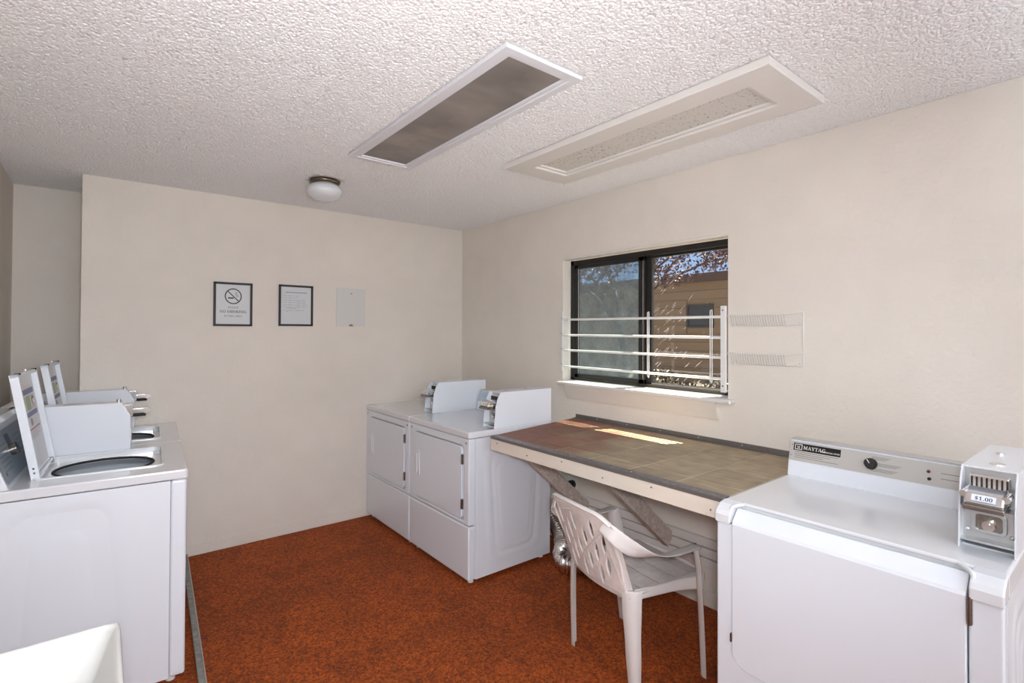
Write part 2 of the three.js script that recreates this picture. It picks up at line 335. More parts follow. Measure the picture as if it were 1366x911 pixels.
// ---------------------------------------------------------------- window
{
  const w = new THREE.Group(); w.name = 'window_1'; w.userData = { kind: 'structure', label: 'black aluminium sliding window with one hazy pane', category: 'window' }; scene.add(w);
  const X0 = 0.075, X1 = 0.135, z0 = WIN.z0 + 0.004, z1 = WIN.z1 - 0.004, y0 = 1.135 + 0.016, y1 = WIN.y1 - 0.015;
  part('window_frame', [rb(X0, X1, y0, y0 + 0.022, z0, z1, 0.003), rb(X0, X1, y1 - 0.036, y1, z0, z1, 0.003), rb(X0, X1, y0, y1, z0, z0 + 0.036, 0.003), rb(X0, X1, y0, y1, z1 - 0.03, z1, 0.003)], M.alu, w);
  // sliding sash
  const sash = part('sliding_sash', [rb(0.08, 0.1, y0 + 0.02, y1 - 0.03, 1.374, 1.412, 0.003), rb(0.08, 0.1, y0 + 0.02, y1 - 0.03, 1.944, 1.99, 0.003), rb(0.08, 0.1, y0 + 0.012, y0 + 0.05, 1.374, 1.99, 0.003), rb(0.08, 0.1, y1 - 0.062, y1 - 0.025, 1.374, 1.99, 0.003)], M.alu, w);
  part('pane', sheet(0.09, y0 + 0.045, y1 - 0.055, 1.408, 1.948), M.hazyGlass, sash).userData.label = 'hazy grey-green glass pane';
  part('weather_strip', [rb(0.079, 0.0815, y0 + 0.05, y1 - 0.062, 1.4115, 1.415, 0.001), rb(0.079, 0.0815, y0 + 0.05, y1 - 0.062, 1.9795, 1.982, 0.001)], M.aluRaw, sash);
  const fixed = part('fixed_sash', [rb(0.103, 0.125, y0 + 0.02, y1 - 0.03, 1.975, 2.032, 0.003), rb(0.103, 0.125, y0 + 0.015, y0 + 0.034, 2.03, 2.57, 0.003), rb(0.103, 0.125, y1 - 0.05, y1 - 0.03, 2.03, 2.57, 0.003)], M.alu, w);
  part('pane', sheet(0.114, y0 + 0.03, y1 - 0.045, 2.028, 2.565), M.glass, fixed);
  const marks = [];  // thin pale slivers laid slantwise on the clear pane
  for (let i = 0; i < 90; i++) {
    const t = rnd(), u = rnd() * rnd(), zc = 2.05 + 0.4 * u, yc = 1.25 + 0.66 * t - 0.12 * u, L = 0.008 + 0.05 * rnd() * rnd(), a = 0.55 + 0.4 * rnd(), wd = 0.0008 + 0.0022 * rnd();
    const S = new THREE.Shape([[-L, 0], [-L * 0.3, wd], [L, wd * 0.2], [L * 0.2, -wd]].map((p) => new THREE.Vector2(...p)));
    marks.push(new THREE.ShapeGeometry(S).rotateZ(a).rotateY(-Math.PI / 2).translate(0.1125, yc, zc));
  }
  const slivers = part('streaks', marks, std({ color: rgb(0.62, 0.58, 0.56), roughness: 0.8, side: THREE.DoubleSide }), fixed); slivers.userData = { kind: 'stuff', label: 'pale streaks and flecks on the clear pane' };
  part('track', [rb(0.06, 0.076, y0 - 0.012, y0 + 0.004, z0, z1, 0.002), rb(0.1, 0.104, y0 + 0.02, y0 + 0.03, 2.03, z1 - 0.03, 0.001)], M.aluRaw, w);
  part('latch', rb(0.07, 0.082, 1.5, 1.56, 1.958, 1.976, 0.004), M.alu, w);
  part('window_sill', [rb(-0.06, 0.075, WIN.y0 - 0.022, WIN.y0 + 0.002, WIN.z0 - 0.012, WIN.z1 + 0.04, 0.008)], M.trim, w);
  part('window_apron', profile([[-0.001, 1.03], [-0.012, 1.03], [-0.05, WIN.y0 - 0.021], [-0.001, WIN.y0 - 0.021]], WIN.z0 + 0.06, WIN.z1 - 0.05), M.wall, w);
  part('head_lining', rb(0.004, 0.075, WIN.y1 - 0.012, WIN.y1, WIN.z0, WIN.z1, 0.002), M.trim, w);
}

// ================================================================= MACHINES
// pressed steel side sheet: beads run round a tall rounded field; the outer face looks to +z
function pressedSide(w, h, beads) {
  const g = new THREE.BoxGeometry(w, h, 0.006, 72, 72, 1), p = g.attributes.position;
  for (let i = 0; i < p.count; i++) if (p.getZ(i) > 0) {
    const x = p.getX(i), y = p.getY(i); let e = 0;
    for (const b of beads) {
      const hw = b.hw + b.taper * (y - b.cy) / b.hh, qx = Math.abs(x - b.cx) - hw + b.r, qy = Math.abs(y - b.cy) - b.hh + b.r;
      const d = Math.min(Math.max(qx, qy), 0) + Math.hypot(Math.max(qx, 0), Math.max(qy, 0)) - b.r;
      e += b.step ? b.d * THREE.MathUtils.smoothstep(-d, -b.s, b.s) : b.d * Math.exp(-(d * d) / (b.s * b.s));
    }
    p.setZ(i, p.getZ(i) + e);
  }
  g.computeVertexNormals();
  return g;
}
const washerSide = pressedSide(0.6, 0.832, [
  { cx: -0.05, cy: -0.12, hw: 0.19, hh: 0.48, taper: -0.04, r: 0.07, d: -0.005, s: 0.026, step: true },
  { cx: -0.05, cy: -0.14, hw: 0.105, hh: 0.41, taper: -0.03, r: 0.05, d: 0.0035, s: 0.02, step: true },
]);
const dryerSide = pressedSide(0.6, 0.832, [
  { cx: 0.0, cy: 0.0, hw: 0.17, hh: 0.3, taper: 0.02, r: 0.06, d: -0.0035, s: 0.014 },
  { cx: 0.0, cy: 0.0, hw: 0.125, hh: 0.24, taper: 0.02, r: 0.05, d: 0.003, s: 0.012, step: true },
  { cx: 0.0, cy: 0.0, hw: 0.225, hh: 0.345, taper: 0.02, r: 0.08, d: 0.003, s: 0.014, step: true },
]);
const foot = () => cyl(0.018, 0.03, 0, 0.015, 0, 'y', 16, 0.014);
function feet(g, w, depth) { for (const [x, z] of [[-0.05, 1], [-0.05, -1], [-depth + 0.05, 1], [-depth + 0.05, -1]]) part('foot', foot(), M.whitePlastic, g, [x, 0, z * (w / 2 - 0.05)]); }

const priceTex = canvasTexture(256, 96, (c, w, h) => { c.fillStyle = '#e8eef8'; c.fillRect(0, 0, w, h); c.fillStyle = '#0c1440'; c.font = 'bold 74px serif'; c.textAlign = 'center'; c.textBaseline = 'middle'; c.fillText('$1.00', w / 2, h / 2 + 4); });
M.price = std({ map: priceTex, roughness: 0.4 });

// coin meter: front looks to +x, x1 = front, z0..z1 its width, detailed = with slide, tray and lock in view
function coinBox(g, x0, x1, z0, z1, y0, y1, mat) {
  const t = 0.004, zc = (z0 + z1) / 2, wz = z1 - z0, Hh = y1 - y0;
  const side = [[x0, y0], [x1, y0], [x1 - 0.012, y0 + Hh * 0.6], [x1 - 0.028, y0 + Hh * 0.84], [x1 - 0.05, y1], [x0, y1]];
  const b = part('coin_box', [profile(side, z0, z0 + t), profile(side, z1 - t, z1), bx(x0, x1 - 0.05, y1 - t, y1, z0 + t, z1 - t), bx(x0, x0 + t, y0, y1 - t, z0 + t, z1 - t), bx(x0 + t, x1 - 0.03, y0, y0 + t, z0 + t, z1 - t)], mat, g);
  b.userData.label = 'coin meter with a chrome coin slide';
  const yd = y0 + Hh * 0.52;
  part('front_plate', [bx(x1 - 0.075, x1 - 0.07, yd, y1 - t, z0 + t, z1 - t), bx(x1 - 0.05, x1 - 0.045, y0 + 0.026, yd, z0 + t, z1 - t), bx(x1 - 0.07, x1 - 0.012, yd - 0.004, yd, z0 + t, z1 - t), bx(x1 - 0.045, x1 - 0.006, y0 + 0.02, y0 + 0.026, z0 + t, z1 - t)], M.steel, b);
  const ys = y0 + Hh * 0.7;
  part('coin_slide', [
    profile([[x1 - 0.07, ys - 0.022], [x1 + 0.036, ys - 0.022], [x1 + 0.04, ys - 0.014], [x1 + 0.02, ys + 0.008], [x1 - 0.02, ys + 0.018], [x1 - 0.07, ys + 0.018]], zc - wz * 0.34, zc + wz * 0.34, 0.004),
    rb(x1 - 0.068, x1 - 0.05, ys + 0.01, ys + 0.045, zc - wz * 0.36, zc + wz * 0.36, 0.005),
  ], M.chrome, b);
  part('slide_tongue', rb(x1 - 0.06, x1 + 0.044, ys - 0.036, ys - 0.0215, zc - wz * 0.36, zc + wz * 0.36, 0.004), M.darkChrome, b);
  for (const k of [-1, 1]) part('slide_guide', cyl(0.009, 0.06, x1 - 0.006, ys + 0.002, zc + k * wz * 0.36, 'x', 16), M.chrome, b);
  for (let i = 0; i < 8; i++) { const z = zc + wz * 0.62 * (i / 7 - 0.5); part('coin_slot', rb(x1 - 0.051, x1 - 0.047, ys + 0.017, ys + 0.038, z - 0.0022, z + 0.0022, 0.001), M.black, b); }
  const lab = new THREE.PlaneGeometry(wz * 0.42, 0.02).rotateY(Math.PI / 2).rotateZ(0.738).translate(x1 + 0.031, ys - 0.0018, zc);
  part('price_label', lab, M.price, b);
  // cash drawer with its lock
  const yl = y0 + Hh * 0.32, cup = new THREE.Shape(); roundRect(cup, -wz * 0.3, wz * 0.3, -0.028, 0.028, 0.012); const hole = new THREE.Path(); roundRect(hole, -wz * 0.25, wz * 0.25, -0.023, 0.023, 0.01); cup.holes.push(hole);
  part('lock_surround', new THREE.ExtrudeGeometry(cup, { depth: 0.006, bevelEnabled: true, bevelSize: 0.002, bevelThickness: 0.002, bevelSegments: 2 }).rotateY(Math.PI / 2).translate(x1 - 0.045, yl, zc), M.steel, b);
  part('lock_well', rb(x1 - 0.0455, x1 - 0.0425, yl - 0.023, yl + 0.023, zc - wz * 0.26, zc + wz * 0.26, 0.001), M.darkChrome, b);
  part('lock', [cyl(0.014, 0.016, x1 - 0.036, yl - 0.006, zc, 'x', 24), cyl(0.0075, 0.006, x1 - 0.027, yl - 0.006, zc, 'x', 18)], M.chrome, b);
  for (const k of [-1, 1]) part('rivet', new THREE.SphereGeometry(0.006, 12, 8).scale(0.6, 1, 1).translate(x1 - 0.044, y0 + 0.042, zc + k * wz * 0.39), M.chrome, b);
  part('key_lock', cyl(0.011, 0.006, x0 + (x1 - x0) * 0.35, y1 + 0.002, zc + 0.012, 'y', 20), M.chrome, b);
  part('lock_escutcheon', cyl(0.018, 0.003, x1 - 0.13, y1 + 0.001, zc - 0.006, 'y', 24), M.chrome, b);
  return b;
}

// ---------------------------------------------------------------- washers (front looks to +x)
const stickerTex = canvasTexture(256, 256, (c, w, h) => {
  c.fillStyle = '#d6d2d0'; c.fillRect(0, 0, w, h);
  c.fillStyle = '#5d6494'; c.fillRect(6, 6, w - 12, 26); c.fillRect(6, 118, w - 12, 24);
  [['#b7b79c', 8], ['#9aa884', 90], ['#c4bfb2', 172]].forEach(([f, x]) => { c.fillStyle = f; c.fillRect(x, 40, 74, 70); });
  c.fillStyle = '#4b4640'; c.beginPath(); c.arc(212, 70, 22, 0, 7); c.fill(); c.fillStyle = '#e8e4dc'; c.beginPath(); c.arc(218, 76, 15, 0, 7); c.fill();
  c.fillStyle = '#7c7f8e'; c.beginPath(); c.arc(120, 168, 20, 0, 7); c.fill(); c.fillStyle = '#8b6d66'; c.beginPath(); c.arc(48, 172, 15, 0, 7); c.fill();
  c.fillStyle = '#b0605a'; c.fillRect(10, 198, 236, 9); c.fillStyle = '#a9a4a8'; for (let i = 0; i < 4; i++) c.fillRect(10, 214 + i * 10, 226 - (i % 2) * 40, 4);
});
M.sticker = std({ map: stickerTex, roughness: 0.45 });
const washPanelTex = canvasTexture(512, 256, (c, w, h) => {
  c.fillStyle = '#98a3ad'; c.fillRect(0, 0, w, h); c.fillStyle = '#646e78';
  for (let i = 0; i < 7; i++) c.fillRect(40, 40 + i * 26, 90 + (i * 53) % 60, 5);
  for (let i = 0; i < 5; i++) c.fillRect(330, 60 + i * 30, 80 + (i * 37) % 50, 5);
  c.fillStyle = '#4b545d'; c.fillRect(30, 200, 16, 20); c.fillRect(200, 30, 60, 60);
});
M.washPanel = std({ map: washPanelTex, roughness: 0.35, metalness: 0.15 });

function makeWasher(name, label, at, group) {
  const g = thing(name, label, 'washing machine', at, -3.6 * D2R, group), W = 0.686, D = 0.66, hw = W / 2;
  feet(g, W, D);
  // cabinet: open shell behind the front sheet
  part('cabinet', [bx(-D, -D + 0.004, 0.03, 0.862, -hw + 0.006, hw - 0.006), bx(-D, -0.06, 0.03, 0.034, -hw + 0.006, hw - 0.006), bx(-D + 0.004, -0.058, 0.034, 0.862, -hw + 0.004, -hw + 0.008), bx(-D + 0.004, -0.058, 0.034, 0.862, hw - 0.008, hw - 0.004)], M.enamel, g);
  for (const s of [1, -1]) { const m = part('side_panel', washerSide, M.enamel, g, [-0.36, 0.446, s * (hw - 0.003)]); if (s < 0) m.rotation.y = Math.PI; }
  part('front_panel', rb(-0.0575, 0, 0.03, 0.862, -hw, hw, 0.012, 3), M.enamel, g);
  // deck with a lid recess and a round-ended wash opening
  const S = roundRect(new THREE.Shape(), -D - 0.002, 0.004, -hw - 0.002, hw + 0.002, 0.014); S.holes.push(roundRect(new THREE.Path(), -0.505, -0.085, -0.215, 0.215, 0.03));
  part('deck', plan(S, 0.8645, 0.905, 0.006), M.enamelTop, g);
  const rim = roundRect(new THREE.Shape(), -0.512, -0.078, -0.222, 0.222, 0.034); rim.holes.push(roundRect(new THREE.Path(), -0.502, -0.088, -0.212, 0.212, 0.028));
  part('deck_rim', plan(rim, 0.9, 0.911, 0.003), M.enamelTop, g);
  const R = roundRect(new THREE.Shape(), -0.508, -0.082, -0.218, 0.218, 0.03), hole = new THREE.Path(); hole.absellipse(-0.295, 0, 0.178, 0.165, 0, Math.PI * 2, true); R.holes.push(hole);
  part('lid_well', plan(R, 0.876, 0.884, 0.002, 40), M.enamelTop, g);
  const rg = new THREE.TorusGeometry(0.17, 0.0055, 10, 64).rotateX(Math.PI / 2).scale(178 / 170, 1, 165 / 170).translate(-0.295, 0.884, 0);
  part('opening_gasket', rg, M.rubber, g);
  const tubG = new THREE.LatheGeometry([[0.03, 0.3], [0.2, 0.3], [0.235, 0.33], [0.24, 0.83], [0.236, 0.845], [0.185, 0.868], [0.178, 0.874]].map((p) => new THREE.Vector2(...p)), 48).translate(-0.3, 0, 0);
  part('wash_tub', tubG, M.tubInside, g);
  part('agitator', new THREE.LatheGeometry([[0.001, 0.72], [0.03, 0.715], [0.045, 0.66], [0.05, 0.42], [0.11, 0.34], [0.15, 0.305], [0.001, 0.3]].map((p) => new THREE.Vector2(...p)), 32).translate(-0.3, 0, 0), M.whitePlastic, g);
  part('lid_switch', [rb(-0.118, -0.088, 0.884, 0.892, -0.2, -0.16, 0.004), cyl(0.007, 0.006, -0.1, 0.893, -0.18, 'y', 16)], M.whitePlastic, g);
  // raised lid with rolled edges, seen from its underside
  const lid = new THREE.Group(); lid.name = 'lid'; lid.position.set(-0.51, 0.898, 0.0); lid.rotation.z = 9.5 * D2R; g.add(lid);
  const w2 = 0.2;
  part('lid_panel', rb(-0.004, 0, 0, 0.43, -w2, w2, 0.0015), M.enamel, lid);
  part('lid_rim', [rb(-0.004, 0.024, 0, 0.43, -w2, -w2 + 0.016, 0.004), rb(-0.004, 0.024, 0, 0.43, w2 - 0.016, w2, 0.004), rb(-0.004, 0.024, 0.414, 0.43, -w2, w2, 0.004), rb(-0.004, 0.016, 0, 0.012, -w2, w2, 0.004)], M.enamel, lid);
  part('lid_liner', rb(0.001, 0.004, 0.02, 0.41, -w2 + 0.02, w2 - 0.02, 0.001), M.linerMat, lid);
  part('care_sticker', new THREE.PlaneGeometry(0.3, 0.22).rotateY(Math.PI / 2).translate(0.0052, 0.25, 0), M.sticker, lid).userData.label = 'printed instruction sticker with blue bands';
  for (const k of [-1, 1]) part('bumper', cyl(0.0095, 0.008, 0.018, 0.4285, k * (w2 - 0.03), 'y', 16), M.black, lid);
  part('strike', [rb(0.012, 0.022, 0.424, 0.432, -0.13, 0.06, 0.002), rod([0.014, 0.436, -0.12], [0.02, 0.436, 0.02], 0.003)], M.steel, lid);
  for (const k of [-1, 1]) part('hinge', [rb(0.004, 0.02, -0.008, 0.02, k * (w2 - 0.012) - 0.006, k * (w2 - 0.012) + 0.006, 0.003), cyl(0.004, 0.01, 0.01, 0.032, k * (w2 - 0.004), 'z', 10), cyl(0.004, 0.01, 0.01, 0.05, k * (w2 - 0.004), 'z', 10)], M.darkChrome, lid);
  // control console along the back
  part('console', profile([[-0.7, 0.9], [-0.555, 0.906], [-0.63, 1.12], [-0.645, 1.14], [-0.7, 1.14]], -hw, hw, 0.006), M.enamel, g);
  const cp = part('control_panel', new THREE.PlaneGeometry(0.56, 0.185).rotateY(Math.PI / 2).rotateZ(19.4 * D2R).translate(-0.589, 1.011, 0.045), M.washPanel, g); cp.userData.label = 'grey-blue printed control panel';
  part('control_knob', cyl(0.024, 0.022, 0, 0, 0, 'x', 24), M.darkChrome, g, [-0.58, 1.02, 0.1]).rotation.z = 19.4 * D2R;
  coinBoxWasher(g, -0.66, -0.212, -hw, -hw + 0.1, 0.906, 1.14);
  return g;
}
M.tubInside = phys({ color: rgb(0.55, 0.6, 0.64), roughness: 0.25, clearcoat: 0.4, side: THREE.DoubleSide });
M.linerMat = phys({ color: rgb(0.62, 0.61, 0.6), roughness: 0.3 });
function coinBoxWasher(g, x0, x1, z0, z1, y0, y1) {
  const b = part('coin_box', profile([[x0, y0], [x1, y0], [x1, y1 - 0.072], [x1 - 0.037, y1], [x0, y1]], z0, z1, 0.003), M.enamel, g); b.userData.label = 'white coin meter box';
  const zc = (z0 + z1) / 2;
  part('coin_slide', [rb(x1 - 0.03, x1 + 0.066, y1 - 0.062, y1 - 0.032, zc - 0.034, zc + 0.034, 0.006), rb(x1 - 0.03, x1 + 0.01, y1 - 0.074, y1 - 0.01, zc - 0.04, zc + 0.04, 0.004), cyl(0.016, 0.07, x1 + 0.064, y1 - 0.047, zc, 'z', 18)], M.chrome, b);
  part('slide_base', rb(x1 - 0.03, x1 + 0.062, y1 - 0.076, y1 - 0.061, zc - 0.033, zc + 0.033, 0.003), M.rubber, b);
  part('cash_drawer', rb(x1 - 0.01, x1 + 0.004, y0 + 0.03, y0 + 0.1, zc - 0.036, zc + 0.036, 0.003), M.steel, b);
  part('key_lock', cyl(0.01, 0.02, x1 - 0.05, y1 + 0.004, zc, 'y', 16), M.chrome, b);
}
makeWasher('washing_machine', 'white top-loading washer beside the utility sink, lid raised', [-2.2985, 0, 1.062], 'washers');
makeWasher('washing_machine', 'white top-loading washer between the other washer and the notice wall, lid raised', [-2.255, 0, 0.372], 'washers');

// ---------------------------------------------------------------- dryers (front looks to local +x; turned to face -x in the room)
const dryerFace = canvasTexture(2048, 256, (c, w, h) => {
  c.fillStyle = '#c2bfba'; c.fillRect(0, 0, w, h);
  c.fillStyle = '#0c0b0b'; c.fillRect(45, 22, 590, 96);
  c.fillStyle = '#e9e6e2'; c.fillRect(62, 34, 96, 72); c.fillStyle = '#0c0b0b'; c.fillRect(72, 44, 76, 52);
  c.fillStyle = '#e9e6e2'; c.font = 'bold 44px serif'; c.textBaseline = 'middle'; c.textAlign = 'left';
  c.fillText('M', 88, 72); c.font = 'bold 62px serif'; c.fillText('MAYTAG', 170, 72); c.font = 'bold 26px sans-serif'; c.fillText('COMMERCIAL DRYER', 390, 88, 235);
  c.fillStyle = '#77736d'; for (let i = 0; i < 4; i++) { c.fillRect(70, 134 + i * 24, 540 - (i % 3) * 90, 6); } 
  for (const [x, y, ww] of [[985, 40, 200], [1040, 110, 260], [985, 178, 280]]) for (let i = 0; i < 3; i++) c.fillRect(x, y + i * 14, ww - i * 26, 5);
  for (const y of [98, 158]) c.fillRect(1680, y, 230, 7);
  c.fillStyle = '#5c5853'; c.beginPath(); c.arc(22, 50, 7, 0, 7); c.arc(22, 190, 7, 0, 7); c.fill();
});
M.dryerFace = std({ map: dryerFace, roughness: 0.4, metalness: 0.15 });
M.lampRed = std({ color: rgb(0.16, 0.03, 0.015), roughness: 0.3 });

function makeDryer(name, label, x, zc, opts, group) {
  const W = 0.737, D = 0.66, hw = W / 2, g = thing(name, label, 'dryer', [x, 0, zc], Math.PI, group), wide = opts.wideDoor;
  feet(g, W, D);
  part('cabinet', rb(-D, -0.05, 0.03, 0.862, -hw + 0.006, hw - 0.006, 0.004), M.enamel, g);
  for (const s of [1, -1]) { const m = part('side_panel', dryerSide, M.enamel, g, [-0.352, 0.446, s * (hw - 0.003)]); if (s < 0) m.rotation.y = Math.PI; }
  const fx = -0.006;
  if (!wide) {
    // lower panel, upper frame and inset door
    part('lower_panel', rb(-0.05, 0, 0.03, 0.346, -hw, hw, 0.01, 3), M.enamel, g);
    const S = new THREE.Shape(); roundRect(S, -hw, hw, 0.352, 0.862, 0.008); const h = new THREE.Path(); roundRect(h, -hw + 0.052, hw - 0.072, 0.372, 0.818, 0.03); S.holes.push(h);
    part('front_frame', ext(S, 0.048, 0.006).translate(-0.048, 0, 0), M.enamel, g);
    part('door_opening', bx(-0.05, -0.03, 0.36, 0.83, -hw + 0.04, hw - 0.04), M.enamel, g);
    // local +z is away from the sink end: handle there, hinges on the other side
    const dS = new THREE.Shape(); roundRect(dS, -hw + 0.0765, hw - 0.0565, 0.376, 0.812, 0.028);
    const door = part('door', ext(dS, 0.036, 0.005).translate(-0.034, 0, 0), M.enamel, g);
    const hz = hw - 0.12;
    const hS = new THREE.Shape(); roundRect(hS, -0.024, 0.024, -0.08, 0.08, 0.01); const hh = new THREE.Path(); roundRect(hh, -0.016, 0.016, -0.07, 0.07, 0.006); hS.holes.push(hh);
    part('handle', [new THREE.ExtrudeGeometry(hS, { depth: 0.005, bevelEnabled: true, bevelSize: 0.002, bevelThickness: 0.002, bevelSegments: 2 }).rotateY(Math.PI / 2).translate(0.001, 0.605, hz), rb(0.001, 0.012, 0.54, 0.67, hz + 0.002, hz + 0.016, 0.004)], M.whitePlastic, door);
    for (const y of [0.735, 0.468]) part('hinge', rb(-0.006, 0.006, y - 0.03, y + 0.03, -hw + 0.064, -hw + 0.08, 0.002), M.darkChrome, door);
    for (const k of [-1, 1]) part('screw', cyl(0.006, 0.004, 0.001, 0.838, k * (hw - 0.028), 'x', 12), M.darkChrome, g);
    part('deck', rb(-D - 0.004, 0.004, 0.8645, 0.905, -hw - 0.002, hw + 0.002, 0.009, 3), M.enamelTop, g);
  } else {
    // tall door that reaches up into the front lip of the deck
    const z0 = -hw + 0.066, z1 = hw - 0.054;
    const S = new THREE.Shape(); S.moveTo(-hw, 0.03); S.lineTo(hw, 0.03); S.lineTo(hw, 0.838); S.lineTo(z1, 0.838); S.lineTo(z1, 0.42); S.absarc(z1 - 0.05, 0.41, 0.05, 0, -Math.PI / 2, true); S.lineTo(z0 + 0.05, 0.36); S.absarc(z0 + 0.05, 0.41, 0.05, -Math.PI / 2, -Math.PI, true); S.lineTo(z0, 0.838); S.lineTo(-hw, 0.838);
    part('front_frame', ext(S, 0.044, 0.006).translate(-0.05, 0, 0), M.enamel, g);
    part('door_opening', bx(-0.052, -0.03, 0.34, 0.85, z0 - 0.01, z1 + 0.01), M.enamel, g);
    const a = z0 + 0.003, b = z1 - 0.003;
    // the door sheet: upright face, then a sloping top that runs into the deck
    const dS = new THREE.Shape(); dS.moveTo(a + 0.045, 0.365); dS.lineTo(b - 0.045, 0.365); dS.absarc(b - 0.047, 0.412, 0.047, -Math.PI / 2, 0); dS.lineTo(b, 0.846); dS.lineTo(a, 0.846); dS.lineTo(a, 0.412); dS.absarc(a + 0.047, 0.412, 0.047, Math.PI, 1.5 * Math.PI);
    const door = part('door', [ext(dS, 0.034, 0.004).translate(-0.034, 0, 0), profile([[-0.034, 0.842], [0.0, 0.842], [-0.004, 0.852], [-0.04, 0.889], [-0.05, 0.889]], a, b, 0.003)], M.enamel, g);
    part('hinge', [rb(-0.012, 0.003, 0.775, 0.84, z0 - 0.009, z0 + 0.002, 0.002), cyl(0.004, 0.07, 0.002, 0.81, z0 - 0.003, 'y', 10)], M.darkChrome, door);
    part('strike', rb(-0.012, 0.001, 0.44, 0.47, z1 - 0.002, z1 + 0.003, 0.001), M.darkChrome, door);
    // deck: solid behind, two front corners that wrap down beside the door, raised ridge round the cut-out
    const dk = part('deck', [rb(-D - 0.004, -0.055, 0.842, 0.905, -hw - 0.002, hw + 0.002, 0.009, 3),
      lip(-hw - 0.002, z0 - 0.002), lip(z1 + 0.002, hw + 0.002)], M.enamelTop, g);
    part('deck_ridge', [tube([[-0.006, 0.866, z0 - 0.008], [-0.024, 0.894, z0 - 0.006], [-0.048, 0.9045, z0 + 0.025], [-0.05, 0.905, z0 + 0.07], [-0.05, 0.905, z1 - 0.07], [-0.048, 0.9045, z1 - 0.025], [-0.024, 0.894, z1 + 0.006], [-0.006, 0.866, z1 + 0.008]], 0.0065, 80, 10)], M.enamelTop, dk);
  }
  // console: white riser, printed panel, sloping top
  const z1 = opts.box ? hw : hw, z0 = -hw + 0.122;
  part('console', profile([[-D, 0.904], [-D + 0.095, 0.905], [-D + 0.086, 0.962], [-D + 0.085, 0.966], [-D + 0.06, 1.045], [-D + 0.052, 1.05], [-D, 1.05]], z0, z1, 0.004), M.enamel, g);
  const tilt = Math.atan2(0.025, 0.079);
  const cp = part('control_panel', new THREE.PlaneGeometry(z1 - z0 - 0.006, 0.08).rotateY(Math.PI / 2).rotateZ(tilt).translate(-D + 0.0742, 1.006, (z0 + z1) / 2), opts.plainPanel ? M.consoleBlue : M.dryerFace, g);
  cp.userData.label = opts.plainPanel ? 'pale blue-grey control panel' : 'silver panel with black brand strip and dial';
  part('console_cap', rb(-D - 0.002, -D + 0.058, 1.049, 1.0535, z0, z1, 0.002), M.silver, g);
  const lz = (t) => lerp(z1 - 0.003, z0 + 0.003, t);       // t runs the way the print reads
  const kx = -D + 0.078, kn = part('dial', [cyl(0.021, 0.006, 0, 0, 0, 'x', 28), cyl(0.018, 0.02, 0.01, 0, 0, 'x', 28, 0.016)], M.black, g, [kx - 0.002, 1.006, lz(0.48)]); kn.rotation.z = tilt;
  part('pointer', rb(0.0195, 0.0212, -0.001, 0.016, -0.0014, 0.0014, 0.0005), M.whitePlastic, kn).rotation.x = 0.6;
  part('indicator_lamp', cyl(0.0055, 0.004, kx - 0.002, 1.014, lz(0.765), 'x', 14), M.lampRed, g);
  part('indicator_lamp', cyl(0.0055, 0.004, kx + 0.004, 0.99, lz(0.77), 'x', 14), M.black, g);
  coinBox(g, -D, -D + 0.475, -hw, -hw + 0.118, 0.9055, 1.125, M.enamel);
  return g;
}
function ext(S, depth, bevel) { return new THREE.ExtrudeGeometry(mirrorShape(S), { depth: depth - 2 * bevel, bevelEnabled: true, bevelSize: bevel, bevelThickness: bevel, bevelOffset: -bevel, bevelSegments: 3, curveSegments: 8 }).translate(0, 0, bevel).rotateY(Math.PI / 2); }
function mirrorShape(S) { const turn = (q) => q.getPoints(8).map((p) => new THREE.Vector2(-p.x, p.y)).reverse(), R = new THREE.Shape(turn(S)); R.holes = S.holes.map((h) => new THREE.Path(turn(h))); return R; }
function lip(z0, z1) { return profile([[-0.06, 0.842], [0.004, 0.842], [0.004, 0.868], [-0.004, 0.882], [-0.03, 0.9], [-0.06, 0.905]], z0, z1, 0.004); }

makeDryer('clothes_dryer', 'white front-loading dryer standing in the corner of the notice wall', -0.919, 0.372, { plainPanel: true }, 'dryers in the corner');
makeDryer('clothes_dryer', 'white front-loading dryer beside the foil vent duct and folding table', -0.919, 1.122, { plainPanel: true }, 'dryers in the corner');
makeDryer('clothes_dryer', 'white dryer with black dial and printed console, right by the table end', -0.92, 3.412, { wideDoor: true });

